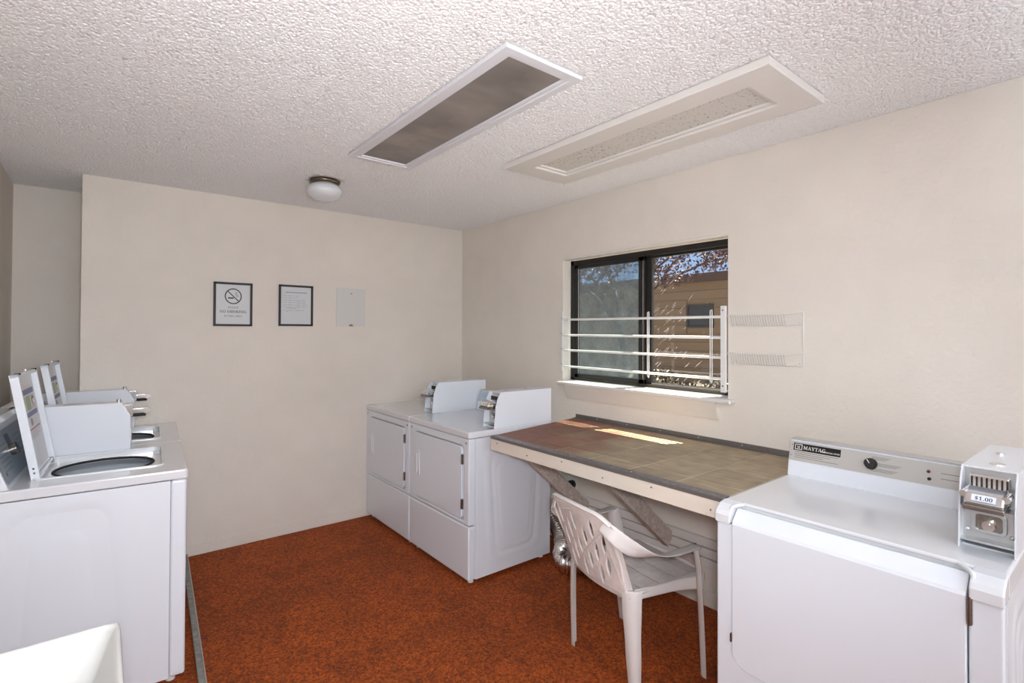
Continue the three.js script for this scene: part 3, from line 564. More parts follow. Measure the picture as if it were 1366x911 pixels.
// ================================================================= FOLDING TABLE
{
  const T = 0.9, zl = 1.63, zb = 1.47, zr = 3.035, xf = -0.862;
  const t = thing('folding_table', 'wall-mounted folding table with worn vinyl tile top and wooden braces', 'table', [0, 0, 0]);
  const leftEdge = (x) => lerp(zb, zl, x / xf);
  const outline = (x0, x1, z1 = zr, d = 0) => { const S = new THREE.Shape(); S.moveTo(x0, leftEdge(x0) + d); S.lineTo(x0, z1); S.lineTo(x1, z1); S.lineTo(x1, leftEdge(x1) + d); S.closePath(); return S; };
  part('board', plan(outline(xf + 0.018, -0.001), T - 0.022, T - 0.004), M.underside, t).userData.label = 'brown unpainted underside board';
  part('front_apron', metric(plan(outline(xf, xf + 0.018, zr), T - 0.077, T - 0.003, 0.002)), M.apron, t);
  part('end_apron', metric(profileSkew(xf + 0.018, -0.24, leftEdge, T - 0.06, T - 0.022)), M.apron, t);
  part('rear_cleat', metric(rb(-0.04, 0, T - 0.11, T - 0.022, zb + 0.05, zr, 0.003)), M.underside, t);
  part('edge_trim', [plan(outline(xf - 0.002, xf + 0.05, zr), T - 0.004, T + 0.003, 0.001), bx(xf - 0.003, xf - 0.001, T - 0.012, T + 0.002, zl, zr)], M.trimStrip, t).userData.label = 'dull metal edge strip with screws';
  part('wall_trim', [bx(-0.03, 0, T + 0.0005, T + 0.003, zb, zr), bx(-0.003, 0, T, T + 0.026, zb, zr)], M.trimStrip, t);
  for (let i = 0; i < 8; i++) { const z = zl + 0.03 + i * 0.19; part('screw', new THREE.SphereGeometry(0.004, 10, 6).scale(1, 0.5, 1), M.darkChrome, t, [xf + 0.025, T + 0.0032, z]); }
  for (let i = 0; i < 6; i++) part('screw', new THREE.SphereGeometry(0.004, 10, 6).scale(0.5, 1, 1), M.darkChrome, t, [xf - 0.0005, T - 0.03 - (i % 2) * 0.02, zl + 0.06 + i * 0.26]);
  for (let i = 0; i < 6; i++) part('screw', new THREE.SphereGeometry(0.004, 10, 6).scale(0.5, 1, 1), M.steel, t, [-0.004, T + 0.014, zb + 0.2 + i * 0.25]);
  part('tile_bed', plan(outline(xf + 0.05, -0.002), T - 0.004, T - 0.001), M.grout, t);
  const pitch = 0.2345, zj = 2.575, xj = -0.472, gap = 0.0032;
  const xs = [xf + 0.0505, xj - pitch, xj, xj + pitch, -0.03], zs = []; for (let k = -5; k <= 2; k++) { const z = zj + k * pitch; if (z < zr - 0.02) zs.push(z); } zs.push(zr);
  let n = 0;
  for (let i = 0; i < xs.length - 1; i++) for (let k = 0; k < zs.length - 1; k++) {
    const x0 = xs[i] + gap, x1 = xs[i + 1] - gap, z1 = zs[k + 1] - gap, za = Math.max(zs[k] + gap, leftEdge(x0)), zc = Math.max(zs[k] + gap, leftEdge(x1));
    if (z1 - Math.max(za, zc) < 0.012) continue;
    const S = new THREE.Shape(); S.moveTo(x0, za); S.lineTo(x0, z1); S.lineTo(x1, z1); S.lineTo(x1, zc); S.closePath();
    const g = plan(S, T - 0.003, T + 0.0005 + (n % 3) * 0.0002, 0.0004), p = g.attributes.position, uv = new Float32Array(p.count * 2);
    for (let q = 0; q < p.count; q++) { uv[q * 2] = p.getZ(q) - zb; uv[q * 2 + 1] = p.getX(q) + 0.87; }
    g.setAttribute('uv', new THREE.BufferAttribute(uv, 2));
    part('tile', g, M.tile[(n * 7 + i) % 3], t); n++;
  }
  for (const z of [1.6, 2.245]) {
    const a = V(-0.03, 0.3, z), b = V(-0.66, 0.845, z), L = b.distanceTo(a), g = metric(rb(0, L, -0.042, 0.042, -0.019, 0.019, 0.003));
    const m = part('brace', g, M.brace, t, [a.x, a.y, a.z]); m.rotation.z = Math.atan2(b.y - a.y, b.x - a.x);
  }
}
function profileSkew(x0, x1, fn, y0, y1) { const S = new THREE.Shape(); S.moveTo(x0, fn(x0)); S.lineTo(x1, fn(x1)); S.lineTo(x1, fn(x1) + 0.018); S.lineTo(x0, fn(x0) + 0.018); S.closePath(); return plan(S, y0, y1); }

// ================================================================= PLASTIC ARMCHAIR (faces local +x)
{
  const c = thing('plastic_chair', 'white moulded plastic armchair with lattice back, pulled up to the table', 'chair', [-0.66, 0, 2.495], -9 * D2R);
  const mt = M.chair, q = Math.SQRT1_2;
  // seat: curved slats across, open slots between
  const slat = (f0, f1) => {
    const rings = [], n = 22;
    for (let i = 0; i <= n; i++) {
      const l = lerp(-0.205, 0.205, i / n), u = l / 0.205, sag = -0.018 * (1 - u * u) - 0.004, bend = 0.03 * (1 - u * u), row = [];
      for (const [f, dy] of [[f0, 0], [f1, 0], [f1, -0.005], [f0, -0.005]]) { const y = 0.425 + 0.05 * f + sag - 0.35 * Math.max(0, f - 0.16) ** 1.3; row.push(V(f + bend * 0.8 - 0.012, y + dy, l)); }
      rings.push(row);
    }
    return loft(rings, true);
  };
  const cuts = [-0.215, -0.12, -0.025, 0.07, 0.155, 0.225];
  for (let i = 0; i < cuts.length - 1; i++) part('seat_slat', metric(slat(cuts[i] + 0.003, cuts[i + 1] - 0.003)), mt, c);
  part('seat_rim', [
    ribbon([{ p: [-0.2, 0.405, -0.19], s: [0, 1, 0], w: 0.05 }, { p: [-0.225, 0.402, 0], s: [0, 1, 0], w: 0.04 }, { p: [-0.2, 0.405, 0.19], s: [0, 1, 0], w: 0.05 }], 0.005, 0, 16),
    ribbon([{ p: [0.215, 0.4, -0.21], s: [0, 1, 0], w: 0.045 }, { p: [0.245, 0.395, 0], s: [0, 1, 0], w: 0.045 }, { p: [0.215, 0.4, 0.21], s: [0, 1, 0], w: 0.045 }], 0.005, 0, 16),
    ...[-1, 1].map((k) => ribbon([{ p: [-0.19, 0.41, k * 0.195], s: [0, 1, 0], w: 0.045 }, { p: [0.0, 0.405, k * 0.215], s: [0, 1, 0], w: 0.04 }, { p: [0.13, 0.41, k * 0.245], s: [0, 1, 0], w: 0.06 }, { p: [0.15, 0.41, k * 0.262], s: [0, 1, 0], w: 0.07 }], 0.005, 0, 20)),
    ...[-1, 1].map((k) => ribbon([{ p: [-0.2, 0.424, k * 0.2], s: [0, 0.1, 1], w: 0.014 }, { p: [0, 0.428, k * 0.212], s: [0, 0.1, 1], w: 0.02 }, { p: [0.15, 0.44, k * 0.235], s: [0, 0.1, 1], w: 0.05 }], 0.005, 0, 20)),
  ], mt, c);
  // back: one curved sheet with rows of leaf-shaped slots
  {
    const S = new THREE.Shape(), hb = 0.185, ht = 0.215, y0 = 0.0, y1 = 0.35;
    S.moveTo(-hb, y0); S.lineTo(hb, y0); S.bezierCurveTo(hb + 0.006, 0.12, ht - 0.01, 0.24, ht, y1 - 0.045); S.quadraticCurveTo(ht - 0.01, y1 - 0.012, ht - 0.06, y1); S.quadraticCurveTo(0, y1 + 0.022, -ht + 0.06, y1); S.quadraticCurveTo(-ht + 0.01, y1 - 0.012, -ht, y1 - 0.045); S.bezierCurveTo(-ht + 0.01, 0.24, -hb - 0.006, 0.12, -hb, y0);
    for (let col = 0; col < 6; col++) for (let row = 0; row < 4; row++) {
      const w = 0.0145, half = 0.05, z = (col - 2.5) * 0.056 * (0.92 + 0.06 * row), y = 0.062 + row * 0.104 + (col % 2 ? 0.052 : 0); if (y + half > y1 - 0.018 || Math.abs(z) + w > 0.17) continue;
      const h = new THREE.Path(), ln = (col - 2.5) * 0.002 + 0.004; h.moveTo(z - ln, y - half); h.quadraticCurveTo(z + w * 1.6, y, z + ln, y + half); h.quadraticCurveTo(z - w * 1.6, y, z - ln, y - half); S.holes.push(h);
    }
    const g0 = new THREE.ExtrudeGeometry(S, { depth: 0.006, bevelEnabled: true, bevelSize: 0.0015, bevelThickness: 0.002, bevelOffset: -0.0015, bevelSegments: 1, curveSegments: 7 });
    const g = g0.rotateY(-Math.PI / 2), p = g.attributes.position;      // sheet stands in the y-z plane
    for (let i = 0; i < p.count; i++) { const y = p.getY(i), z = p.getZ(i), k = 1 - (z / 0.22) ** 2; p.setX(i, p.getX(i) - 0.205 - 0.3 * y - 0.15 * y * y - 0.035 * k); p.setY(i, y + 0.405); }
    g.computeVertexNormals(); part('backrest', metric(g), mt, c);
    const topRim = []; for (let i = 0; i <= 8; i++) { const z = lerp(-0.205, 0.205, i / 8), y = i === 0 || i === 8 ? 0.318 : 0.35 + 0.014 * (1 - (z / 0.2) ** 2) - 0.012 * (Math.abs(z) / 0.2) ** 4; topRim.push({ p: [-0.205 - 0.3 * y - 0.15 * y * y - 0.035 * (1 - (z / 0.22) ** 2) - 0.006, y + 0.405, z], s: [1, 0.25, 0], w: 0.022 }); }
    part('back_rim', ribbon(topRim, 0.006, 0.002, 40), mt, c);
  }
  for (const k of [-1, 1]) {
    const z = (v) => k * v;
    // arm: leaves the back as an upright web, turns flat and ends over the front leg
    part('arm', ribbon([
      { p: [-0.338, 0.715, z(0.165)], s: [0.3, 0.95, 0], w: 0.05, b: 0 }, { p: [-0.32, 0.69, z(0.213)], s: [0.35, 0.94, 0], w: 0.06, b: 0 }, { p: [-0.262, 0.64, z(0.243)], s: [0.5, 0.8, k * 0.25], w: 0.064, b: 0 }, { p: [-0.185, 0.6, z(0.257)], s: [0.3, 0.55, k * 0.7], w: 0.058, b: 0 },
      { p: [-0.09, 0.579, z(0.266)], s: [0, 0.15, k], w: 0.048, b: 0 }, { p: [0.02, 0.578, z(0.27)], s: [0, 0, k], w: 0.048, b: 0 }, { p: [0.1, 0.583, z(0.272)], s: [0, 0, k], w: 0.05, b: 0 },
    ], 0.0065, 0, 44), mt, c);
    part('leg', ribbon([
      { p: [0.1, 0.583, z(0.272)], s: [q, 0, -k * q], w: 0.058 }, { p: [0.118, 0.5, z(0.272)], s: [q, 0, -k * q], w: 0.07 }, { p: [0.128, 0.41, z(0.27)], s: [q, 0, -k * q], w: 0.082 }, { p: [0.145, 0.25, z(0.266)], s: [q, 0, -k * q], w: 0.066 }, { p: [0.168, 0.0, z(0.26)], s: [q, 0, -k * q], w: 0.05 },
    ], 0.0055, k * -0.018, 28), mt, c);
    part('leg', ribbon([
      { p: [-0.2, 0.432, z(0.192)], s: [q, 0, k * q], w: 0.085 }, { p: [-0.203, 0.36, z(0.196)], s: [q, 0, k * q], w: 0.078 }, { p: [-0.2, 0.2, z(0.2)], s: [q, 0, k * q], w: 0.064 }, { p: [-0.192, 0.0, z(0.203)], s: [q, 0, k * q], w: 0.05 },
    ], 0.0055, k * 0.018, 28), mt, c);
    // side post of the back, joining the web to the rear leg
    part('back_post', ribbon([{ p: [-0.205, 0.41, z(0.188)], s: [0.7, 0, k * 0.7], w: 0.03 }, { p: [-0.25, 0.53, z(0.198)], s: [0.7, 0, k * 0.7], w: 0.026 }, { p: [-0.32, 0.69, z(0.21)], s: [0.7, 0, k * 0.7], w: 0.03 }], 0.006, k * 0.004, 20), mt, c);
  }
}

// ================================================================= THINGS ON THE WALLS
{
  const r = thing('drying_rack', 'white rod rack fixed across the lower half of the window', 'rack', [0, 0, 0]), x = -0.006, ys = [1.59, 1.478, 1.37, 1.255], z0 = 1.352, z1 = 2.578;
  ys.forEach((y) => part('rod', rod([x, y, z0], [x, y - 0.004, z1], 0.0076, 12), M.wire, r));
  part('mounting_bar', [rb(x - 0.012, x + 0.004, 1.222, 1.645, z0 - 0.014, z0 - 0.002, 0.002), cyl(0.008, 0.014, x - 0.004, 1.65, z0 - 0.008, 'x', 14)], M.wire, r);
  part('mounting_bar', rb(x - 0.012, x + 0.006, 1.18, 1.645, z1 - 0.02, z1 + 0.008, 0.002), M.wire, r).userData.label = 'wide flat mounting bar';
  for (const z of [1.412, 2.09, 2.503]) {
    const g = tube([[x - 0.009, 1.24, z - 0.0055], [x - 0.009, 1.4, z - 0.0055], [x - 0.009, 1.61, z - 0.0055], [x - 0.009, 1.622, z], [x - 0.009, 1.61, z + 0.0055], [x - 0.009, 1.4, z + 0.0055], [x - 0.009, 1.24, z + 0.0055], [x - 0.009, 1.228, z], [x - 0.009, 1.24, z - 0.0055]], 0.0028, 90, 8);
    part('hairpin_stay', g, M.wire, r);
  }
  for (const y of [1.6, 1.49, 1.38, 1.27]) part('screw', cyl(0.004, 0.004, x - 0.013, y, z0 - 0.008, 'x', 10), M.darkChrome, r);
  for (const y of [1.62, 1.215]) part('screw', cyl(0.004, 0.004, x - 0.013, y, z1 - 0.006, 'x', 10), M.darkChrome, r);
}
{
  const s = thing('wire_shelf', 'small two-tier white wire shelf on the wall beside the window', 'wire shelf', [0, 0, 0]);
  for (const y of [1.59, 1.392]) {
    const tier = part('tier_frame', [
      tube([[-0.03, y, 2.606], [-0.03, y, 2.75], [-0.03, y, 2.885], [-0.028, y + 0.004, 2.92], [-0.012, y + 0.01, 2.965], [-0.004, y + 0.01, 2.972]], 0.0028, 40, 8),
      tube([[-0.006, y - 0.052, 2.606], [-0.006, y - 0.052, 2.75], [-0.008, y - 0.05, 2.93], [-0.006, y - 0.046, 2.965]], 0.0028, 30, 8),
      rod([-0.03, y, 2.612], [-0.006, y - 0.052, 2.612], 0.0022),
    ], M.wire, s);
    for (let i = 0; i < 22; i++) { const z = 2.622 + i * 0.0128; part('cross_wire', tube([[-0.034, y + 0.004, z], [-0.03, y - 0.004, z], [-0.022, y - 0.03, z], [-0.008, y - 0.055, z], [-0.003, y - 0.05, z]], 0.0012, 10, 5), M.wireShaded, tier); }
    part('wall_clip', [new THREE.TorusGeometry(0.008, 0.0025, 8, 18).rotateY(Math.PI / 2).translate(-0.006, y - 0.044, 2.955), cyl(0.003, 0.01, -0.005, y - 0.034, 2.955, 'x', 8)], M.wire, s);
    part('wall_clip', cyl(0.006, 0.012, -0.006, y - 0.05, 2.636, 'x', 12), M.wire, s);
  }
  part('upright_wire', rod([-0.004, 1.6, 2.97], [-0.004, 1.33, 2.97], 0.0022), M.wire, s);
}
// framed notices on the far wall
const noSmokeTex = canvasTexture(512, 640, (c, w, h) => {
  c.fillStyle = '#d9dcdd'; c.fillRect(0, 0, w, h); c.strokeStyle = '#23262b'; c.fillStyle = '#23262b'; c.lineWidth = 17;
  c.beginPath(); c.arc(256, 190, 118, 0, Math.PI * 2); c.stroke();
  c.fillRect(178, 208, 84, 22); c.lineWidth = 5; for (const d of [0, 22]) { c.beginPath(); c.moveTo(300 + d, 200); c.bezierCurveTo(340 + d, 190, 250 + d, 160, 300 + d, 120); c.stroke(); }
  c.lineWidth = 15; c.beginPath(); c.moveTo(172, 108); c.lineTo(340, 272); c.stroke();
  c.fillStyle = '#50545a'; c.textAlign = 'center'; c.font = '42px serif'; c.fillText('PLEASE', 256, 385); c.font = 'bold 58px serif'; c.fillText('NO SMOKING', 256, 458, 430); c.font = '40px serif'; c.fillText('IN THIS AREA', 256, 522, 300);
});
const rulesTex = canvasTexture(512, 640, (c, w, h) => {
  c.fillStyle = '#d5d8da'; c.fillRect(0, 0, w, h); c.fillStyle = '#7d8187';
  for (let x = 80; x < 430; x += 26) c.fillRect(x, 88 + (x % 3), 19, 15);
  c.fillStyle = '#8c9096'; const rows = [[150, 220], [188, 200], [228, 350], [266, 340], [304, 370], [340, 350], [362, 180], [398, 330], [420, 50]];
  rows.forEach(([y, l], i) => { for (let x = 60 + (i === 6 || i === 8 ? 40 : 0); x < 60 + l; x += 20 + ((x * 7) % 17)) c.fillRect(x, y, 13 + ((x * 5) % 9), 8); });
});
function framed(name, label, x0, x1, y0, y1, tex) {
  const g = thing(name, label, 'sign', [(x0 + x1) / 2, y0, 0]), w = x1 - x0, h = y1 - y0, f = 0.0145;
  part('frame', [rb(-w / 2, w / 2, 0, f, 0.001, 0.016, 0.002), rb(-w / 2, w / 2, h - f, h, 0.001, 0.016, 0.002), rb(-w / 2, -w / 2 + f, 0, h, 0.001, 0.016, 0.002), rb(w / 2 - f, w / 2, 0, h, 0.001, 0.016, 0.002)], M.black, g);
  part('backing', bx(-w / 2 + 0.005, w / 2 - 0.005, 0.005, h - 0.005, 0.001, 0.005), M.whitePlastic, g);
  part('notice', new THREE.PlaneGeometry(w - 2 * f + 0.002, h - 2 * f + 0.002).translate(0, h / 2, 0.0062), std({ map: tex, roughness: 0.5 }), g);
}
framed('framed_notice', 'black-framed no smoking notice on the cream wall', -2.02, -1.778, 1.532, 1.836, noSmokeTex);
framed('framed_notice', 'black-framed typed notice of small print between no smoking sign and blank plate', -1.602, -1.357, 1.537, 1.842, rulesTex);
{
  const g = thing('cover_plate', 'blank white metal cover plate with a small notch on the cream wall', 'cover plate', [-1.057, 1.539, 0]);
  const S = new THREE.Shape(); S.moveTo(-0.117, 0); S.lineTo(-0.018, 0); S.absarc(0, 0, 0.018, Math.PI, 0, true); S.lineTo(0.117, 0); S.lineTo(0.117, 0.302); S.lineTo(-0.117, 0.302); S.closePath();
  part('plate', new THREE.ExtrudeGeometry(S, { depth: 0.004, bevelEnabled: true, bevelSize: 0.0015, bevelThickness: 0.0015, bevelOffset: -0.0015, bevelSegments: 2 }).translate(0, 0, 0.0025), std({ color: rgb(0.7, 0.69, 0.66), roughness: 0.45 }), g);
  part('screw', cyl(0.005, 0.004, 0, 0.262, 0.009, 'z', 12), M.darkChrome, g);
  part('notch_back', bx(-0.02, 0.02, 0.0005, 0.02, 0.0005, 0.002), std({ color: rgb(0.3, 0.24, 0.16), roughness: 0.8 }), g);
}

// ================================================================= CEILING
{
  const x0 = -1.6, x1 = -1.245, z0 = 1.35, z1 = 2.705, f = 0.05, y = H;
  const g = thing('ceiling_light', 'recessed fluorescent ceiling light, white frame and dull grey-brown diffuser', 'ceiling light', [(x0 + x1) / 2, y, (z0 + z1) / 2]);
  const hx = (x1 - x0) / 2, hz = (z1 - z0) / 2;
  const ring = (o, i, ya, yb) => { const S = new THREE.Shape([[-hx + o, -hz + o], [hx - o, -hz + o], [hx - o, hz - o], [-hx + o, hz - o]].map((p) => new THREE.Vector2(...p))); S.holes.push(new THREE.Path([[-hx + i, -hz + i], [-hx + i, hz - i], [hx - i, hz - i], [hx - i, -hz + i]].map((p) => new THREE.Vector2(...p)))); return plan(S, ya, yb, 0.0015); };
  part('outer_frame', ring(0, 0.031, -0.016, -0.001), M.lampFrame, g);
  part('inner_frame', ring(0.0318, f, -0.012, -0.001), M.lampFrame, g);
  part('diffuser', metric(bx(-hx + f - 0.002, hx - f + 0.002, -0.0045, -0.0015, -hz + f - 0.002, hz - f + 0.002)), M.diffuser, g);
}
{
  const x0 = -0.865, x1 = -0.4, z0 = 1.756, z1 = 3.205, y = H;
  const g = thing('ceiling_vent', 'wide white-framed ceiling panel with mould-speckled insert beside the window wall', 'ceiling panel', [(x0 + x1) / 2, y, (z0 + z1) / 2]);
  const hx = (x1 - x0) / 2, hz = (z1 - z0) / 2, wx = 0.112, wz = 0.125;
  const S = new THREE.Shape([[-hx, -hz], [hx, -hz], [hx, hz], [-hx, hz]].map((p) => new THREE.Vector2(...p)));
  S.holes.push(new THREE.Path([[-hx + wx, -hz + wz], [-hx + wx, hz - wz], [hx - wx, hz - wz], [hx - wx, -hz + wz]].map((p) => new THREE.Vector2(...p))));
  part('frame', plan(S, -0.032, -0.0005, 0.004), M.trim, g);
  const T2 = new THREE.Shape([[-hx + wx, -hz + wz], [hx - wx, -hz + wz], [hx - wx, hz - wz], [-hx + wx, hz - wz]].map((p) => new THREE.Vector2(...p)));
  T2.holes.push(new THREE.Path([[-hx + wx + 0.02, -hz + wz + 0.02], [-hx + wx + 0.02, hz - wz - 0.02], [hx - wx - 0.02, hz - wz - 0.02], [hx - wx - 0.02, -hz + wz + 0.02]].map((p) => new THREE.Vector2(...p))));
  part('inner_moulding', plan(T2, -0.022, -0.004, 0.003), M.trim, g);
  part('insert', metric(bx(-hx + wx - 0.004, hx - wx + 0.004, -0.012, -0.006, -hz + wz - 0.004, hz - wz + 0.004)), M.acoustic, g).userData.label = 'rough white insert speckled with black mould';
}
{
  const g = thing('globe_light', 'small opal glass globe ceiling light with dark metal collar', 'ceiling light', [-1.537, H, 0.79]);
  part('collar', new THREE.LatheGeometry([[0.001, -0.002], [0.088, -0.002], [0.092, -0.012], [0.09, -0.022], [0.08, -0.026], [0.001, -0.026]].map((p) => new THREE.Vector2(...p)), 48), M.antique, g);
  const pr = [[0.07, -0.024], [0.084, -0.034]]; for (let i = 0; i <= 18; i++) { const a = lerp(0.55, -Math.PI / 2, i / 18); pr.push([Math.max(0.0005, 0.106 * Math.cos(a)), -0.07 + 0.062 * Math.sin(a)]); }
  part('globe', new THREE.LatheGeometry(pr.map((p) => new THREE.Vector2(...p)), 56), M.opal, g);
  for (let i = 0; i < 3; i++) { const a = 0.8 + i * 2.094; part('thumb_screw', cyl(0.005, 0.02, Math.cos(a) * 0.098, -0.018, Math.sin(a) * 0.098, 'y', 10), M.antique, g); }
}

// ================================================================= SMALL THINGS NEAR THE FLOOR
{
  // foil vent hose: a ribbed tube on a looping line
  const path = new THREE.CatmullRomCurve3([V(-0.16, 0.24, 1.36), V(-0.165, 0.17, 1.47), V(-0.215, 0.1, 1.57), V(-0.3, 0.068, 1.645), V(-0.345, 0.066, 1.73), V(-0.27, 0.07, 1.8), V(-0.16, 0.1, 1.78), V(-0.07, 0.17, 1.72)]);
  const N = 300, K = 26, fr = path.computeFrenetFrames(N, false), rings = [];
  for (let i = 0; i <= N; i++) {
    const p = path.getPointAt(i / N), rr = 0.058 + 0.0055 * Math.sin(i / N * Math.PI * 2 * 44), row = [];
    for (let k = 0; k < K; k++) { const a = k / K * Math.PI * 2, j = rr * (1 + 0.035 * Math.sin(k * 5.1 + i * 1.7) + 0.03 * Math.sin(k * 2.3 - i * 0.63)); row.push(p.clone().addScaledVector(fr.normals[i], Math.cos(a) * j).addScaledVector(fr.binormals[i], Math.sin(a) * j)); }
    rings.push(row);
  }
  const g = thing('vent_duct', 'crumpled silver foil vent hose curling on the floor behind the dryer', 'vent hose');
  part('hose', loft(rings, false), M.foil, g);
  part('wall_collar', new THREE.TorusGeometry(0.062, 0.008, 10, 30).rotateY(Math.PI / 2).translate(-0.03, 0.2, 1.7), M.steel, g);
}
{
  const g = thing('wall_outlet', 'white wall outlet with black plug and cord under the table', 'outlet', [0, 0.32, 1.42]);
  part('face_plate', rb(-0.008, 0, 0.0, 0.15, -0.05, 0.06, 0.004), M.whitePlastic, g);
  part('plug', [cyl(0.028, 0.03, -0.02, 0.11, 0.03, 'x', 20), rb(-0.05, -0.03, 0.09, 0.13, 0.012, 0.048, 0.008)], M.black, g);
  part('cord', tube([[-0.045, 0.1, 0.03], [-0.07, 0.02, 0.0], [-0.08, -0.09, -0.03], [-0.1, -0.17, -0.1], [-0.16, -0.2, -0.2], [-0.22, -0.16, -0.25]], 0.0075, 50, 8), M.black, g);
}
{
  // utility sink: rings of rounded rectangles from the outside, over the rim, down inside
  const X0 = XW + 0.012, X1 = -2.573, Z0 = 2.572, Z1 = 3.12, cx = (X0 + X1) / 2, cz = (Z0 + Z1) / 2;
  const g = thing('utility_sink', 'white plastic utility sink with a thin rim', 'sink', [cx, 0, cz]);
  const ringAt = (y, inset, r) => { const S = roundRect(new THREE.Shape(), -(X1 - X0) / 2 + inset, (X1 - X0) / 2 - inset, -(Z1 - Z0) / 2 + inset, (Z1 - Z0) / 2 - inset, r); return S.getSpacedPoints(96).slice(0, 96).map((p) => V(p.x, y, p.y)); };
  const rings = [ringAt(0.5, 0.07, 0.04), ringAt(0.8, 0.012, 0.03), ringAt(0.815, 0.004, 0.02), ringAt(0.852, 0.001, 0.016), ringAt(0.858, 0.003, 0.015), ringAt(0.86, 0.007, 0.014), ringAt(0.858, 0.011, 0.014), ringAt(0.85, 0.016, 0.016), ringAt(0.74, 0.062, 0.028), ringAt(0.55, 0.1, 0.05), ringAt(0.52, 0.13, 0.05)];
  part('basin', loft(rings, true), phys({ color: rgb(0.62, 0.615, 0.595), roughness: 0.45 }), g);
  for (const [x, z] of [[-1, -1], [1, -1], [-1, 1], [1, 1]]) part('leg', rb(x * 0.14 - 0.018, x * 0.14 + 0.018, 0, 0.56, z * 0.175 - 0.018, z * 0.175 + 0.018, 0.004), M.steel, g);
  part('drain', [cyl(0.03, 0.01, 0, 0.522, 0, 'y', 24), cyl(0.02, 0.2, 0, 0.4, 0, 'y', 18)], M.chrome, g);
}
{
  const g = thing('floor_strip', 'long grey edging strip on the floor in front of the washers', 'edging strip', [-2.155, 0, 0.01], -3.75 * D2R);
  part('strip', metric(rb(-0.028, 0, 0, 0.02, 0, 2.1, 0.002)), M.concrete, g);
  part('edge_bead', rb(-0.0025, 0.0025, 0.002, 0.0225, 0, 2.1, 0.001), M.aluRaw, g);
}

// ================================================================= OUTSIDE THE WINDOW
structure('ground', metric(bx(0.16, 40, -0.3, -0.15, -40, 40)), std({ color: rgb(0.16, 0.15, 0.13), roughness: 0.95 }), 'paved yard between the buildings', 'ground');
{
  const fx = 10, g = thing('building', 'single-storey tan building with brown roof edge across the yard', 'building', [fx, -0.15, -5]);
  const tan = std({ color: rgb(0.25, 0.172, 0.1), roughness: 0.9 }), tan2 = std({ color: rgb(0.235, 0.162, 0.094), roughness: 0.9 });
  part('core', bx(0.03, 6, 0, 3.1, -12, 8), tan, g);
  // boards run the whole length, left open at the window
  const bw = 0.233; for (let i = 0; i < 13; i++) { const y0 = i * bw, y1 = y0 + bw - 0.008; if (y1 > 1.75 && y0 < 2.41) { part('siding_board', bx(0, 0.03, y0, y1, -12, 0.98), i % 2 ? tan : tan2, g); part('siding_board', bx(0, 0.03, y0, y1, 1.8, 8), i % 2 ? tan : tan2, g); } else part('siding_board', bx(0, 0.03, y0, y1, -12, 8), i % 2 ? tan : tan2, g); }
  part('roof_edge', [bx(-0.12, 0.05, 3.02, 3.25, -12.1, 8.1), bx(0.05, 6, 3.1, 3.2, -12, 8)], std({ color: rgb(0.1, 0.06, 0.045), roughness: 0.8 }), g).userData.label = 'dark brown roof edge';
  const w = part('window', [bx(-0.02, 0.03, 1.78, 1.83, 0.99, 1.79), bx(-0.02, 0.03, 2.36, 2.41, 0.99, 1.79), bx(-0.02, 0.03, 1.83, 2.36, 0.99, 1.04), bx(-0.02, 0.03, 1.83, 2.36, 1.74, 1.79)], std({ color: rgb(0.06, 0.05, 0.045), roughness: 0.6 }), g);
  part('pane', bx(0.005, 0.012, 1.83, 2.36, 1.04, 1.74), std({ color: rgb(0.05, 0.05, 0.05), roughness: 0.6 }), w);
  const v = part('roof_vent', [cyl(0.16, 0.2, 1.0, 3.35, 2.2, 'y', 18), new THREE.SphereGeometry(0.22, 18, 10).scale(1, 0.65, 1).translate(1.0, 3.45, 2.2)], std({ color: rgb(0.12, 0.1, 0.09), roughness: 0.6 }), g);
  part('vent_cap', cyl(0.3, 0.03, 1.0, 3.66, 2.2, 'y', 18), std({ color: rgb(0.2, 0.17, 0.15), roughness: 0.6 }), v);
}
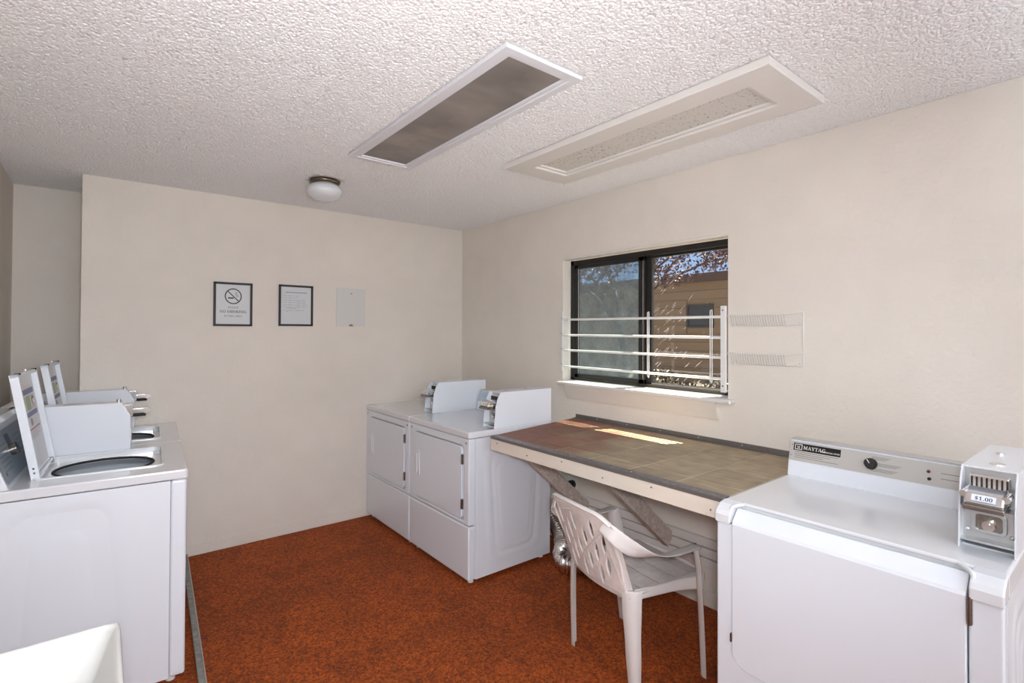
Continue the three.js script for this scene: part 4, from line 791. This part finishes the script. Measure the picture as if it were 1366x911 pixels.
// purple-leaved tree in the yard
function leafGeometry(L, W) { const g = new THREE.BufferGeometry(); g.setAttribute('position', new THREE.Float32BufferAttribute([0, 0, 0, W, L * 0.45, 0.1 * L, 0, L, 0, -W, L * 0.45, 0.1 * L], 3)); g.setIndex([0, 1, 2, 0, 2, 3]); g.computeVertexNormals(); return g; }
{
  const at = [5.4, -0.15, -2.6], g = thing('tree', 'purple-leaved tree with thin branches in front of the tan building', 'tree', at);
  const bark = std({ color: rgb(0.055, 0.042, 0.038), roughness: 0.9 }), limbs = [], tips = [];
  const grow = (p, d, len, r, lv) => {
    const e = p.clone().addScaledVector(d, len), mid = p.clone().lerp(e, 0.5).add(V((rnd() - 0.5) * len * 0.12, 0, (rnd() - 0.5) * len * 0.12));
    limbs.push(tube([p.toArray(), mid.toArray(), e.toArray()], r, lv < 2 ? 8 : 4, lv < 2 ? 8 : 5));
    if (lv >= 2) for (let k = 1; k <= 4; k++) tips.push(p.clone().lerp(e, k / 4));
    if (lv < 4) for (let k = 0, n = lv === 0 ? 5 : 3; k < n; k++) { const a = (k + rnd() * 0.7) / n * Math.PI * 2, sp = 0.5 + 0.4 * rnd(), q = d.clone().multiplyScalar(0.8).add(V(Math.cos(a) * sp, 0.1 * (rnd() - 0.6), Math.sin(a) * sp)).normalize(); grow(e, q, len * (0.66 + 0.16 * rnd()), r * 0.62, lv + 1); }
  };
  grow(V(0, 0, 0), V(0.02, 1, 0).normalize(), 1.75, 0.06, 0);
  part('trunk_and_branches', limbs, bark, g);
  const n = 34000, im = new THREE.InstancedMesh(leafGeometry(0.06, 0.019), std({ color: rgb(1, 1, 1), roughness: 0.55, side: THREE.DoubleSide }), n), m = new THREE.Matrix4(), qn = new THREE.Quaternion(), eu = new THREE.Euler(), col = new THREE.Color();
  im.name = 'foliage'; im.userData.kind = 'stuff'; shade(im);
  for (let i = 0; i < n; i++) {
    const p = tips[Math.floor(rnd() * tips.length)].clone().add(V((rnd() - 0.5) * 0.36, (rnd() - 0.58) * 0.36, (rnd() - 0.5) * 0.36));
    eu.set(rnd() * 6.3, rnd() * 6.3, rnd() * 6.3); m.compose(p, qn.setFromEuler(eu), V(1, 1, 1).multiplyScalar(0.7 + 0.7 * rnd())); im.setMatrixAt(i, m);
    const k = rnd(); col.setRGB(lerp(0.05, 0.17, k), lerp(0.03, 0.1, k), lerp(0.045, 0.09, k)); im.setColorAt(i, col);
  }
  g.add(im);
}
// low shrub against the outside of the window wall
{
  const g = thing('shrub', 'low leafy shrub just outside the window sill', 'shrub', [0.75, -0.15, 2.1]);
  const stems = []; for (let i = 0; i < 26; i++) { const z = (rnd() - 0.5) * 1.5, x = (rnd() - 0.5) * 0.4; stems.push(tube([[x * 0.4, 0, z * 0.7], [x * 0.7, 0.6, z * 0.9], [x, 1.15 + 0.12 * rnd(), z]], 0.008, 8, 5)); }
  part('stems', stems, std({ color: rgb(0.06, 0.045, 0.03), roughness: 0.9 }), g);
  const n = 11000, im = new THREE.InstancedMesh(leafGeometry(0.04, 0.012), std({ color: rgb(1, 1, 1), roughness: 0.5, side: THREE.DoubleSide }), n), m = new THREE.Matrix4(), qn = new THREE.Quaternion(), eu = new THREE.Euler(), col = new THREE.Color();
  im.name = 'foliage'; im.userData.kind = 'stuff'; shade(im);
  for (let i = 0; i < n; i++) {
    const z = (rnd() - 0.5) * 1.7, x = (rnd() - 0.5) * 0.5, top = 1.26 + 0.06 * Math.sin(z * 9) + 0.05 * Math.sin(z * 23 + 1) - 0.25 * x * x, y = top - 0.9 * rnd() * rnd();
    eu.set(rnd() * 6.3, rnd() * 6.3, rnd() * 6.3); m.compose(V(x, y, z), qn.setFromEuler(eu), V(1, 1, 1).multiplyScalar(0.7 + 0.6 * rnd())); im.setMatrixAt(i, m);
    const k = rnd(); if (rnd() < 0.22) col.setRGB(0.3 + 0.15 * k, 0.29 + 0.14 * k, 0.22 + 0.1 * k); else col.setRGB(lerp(0.012, 0.05, k), lerp(0.012, 0.04, k), lerp(0.01, 0.025, k)); im.setColorAt(i, col);  // some leaves coloured pale to paint in the sunlit tips
  }
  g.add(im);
}

renderer.render(scene, camera);
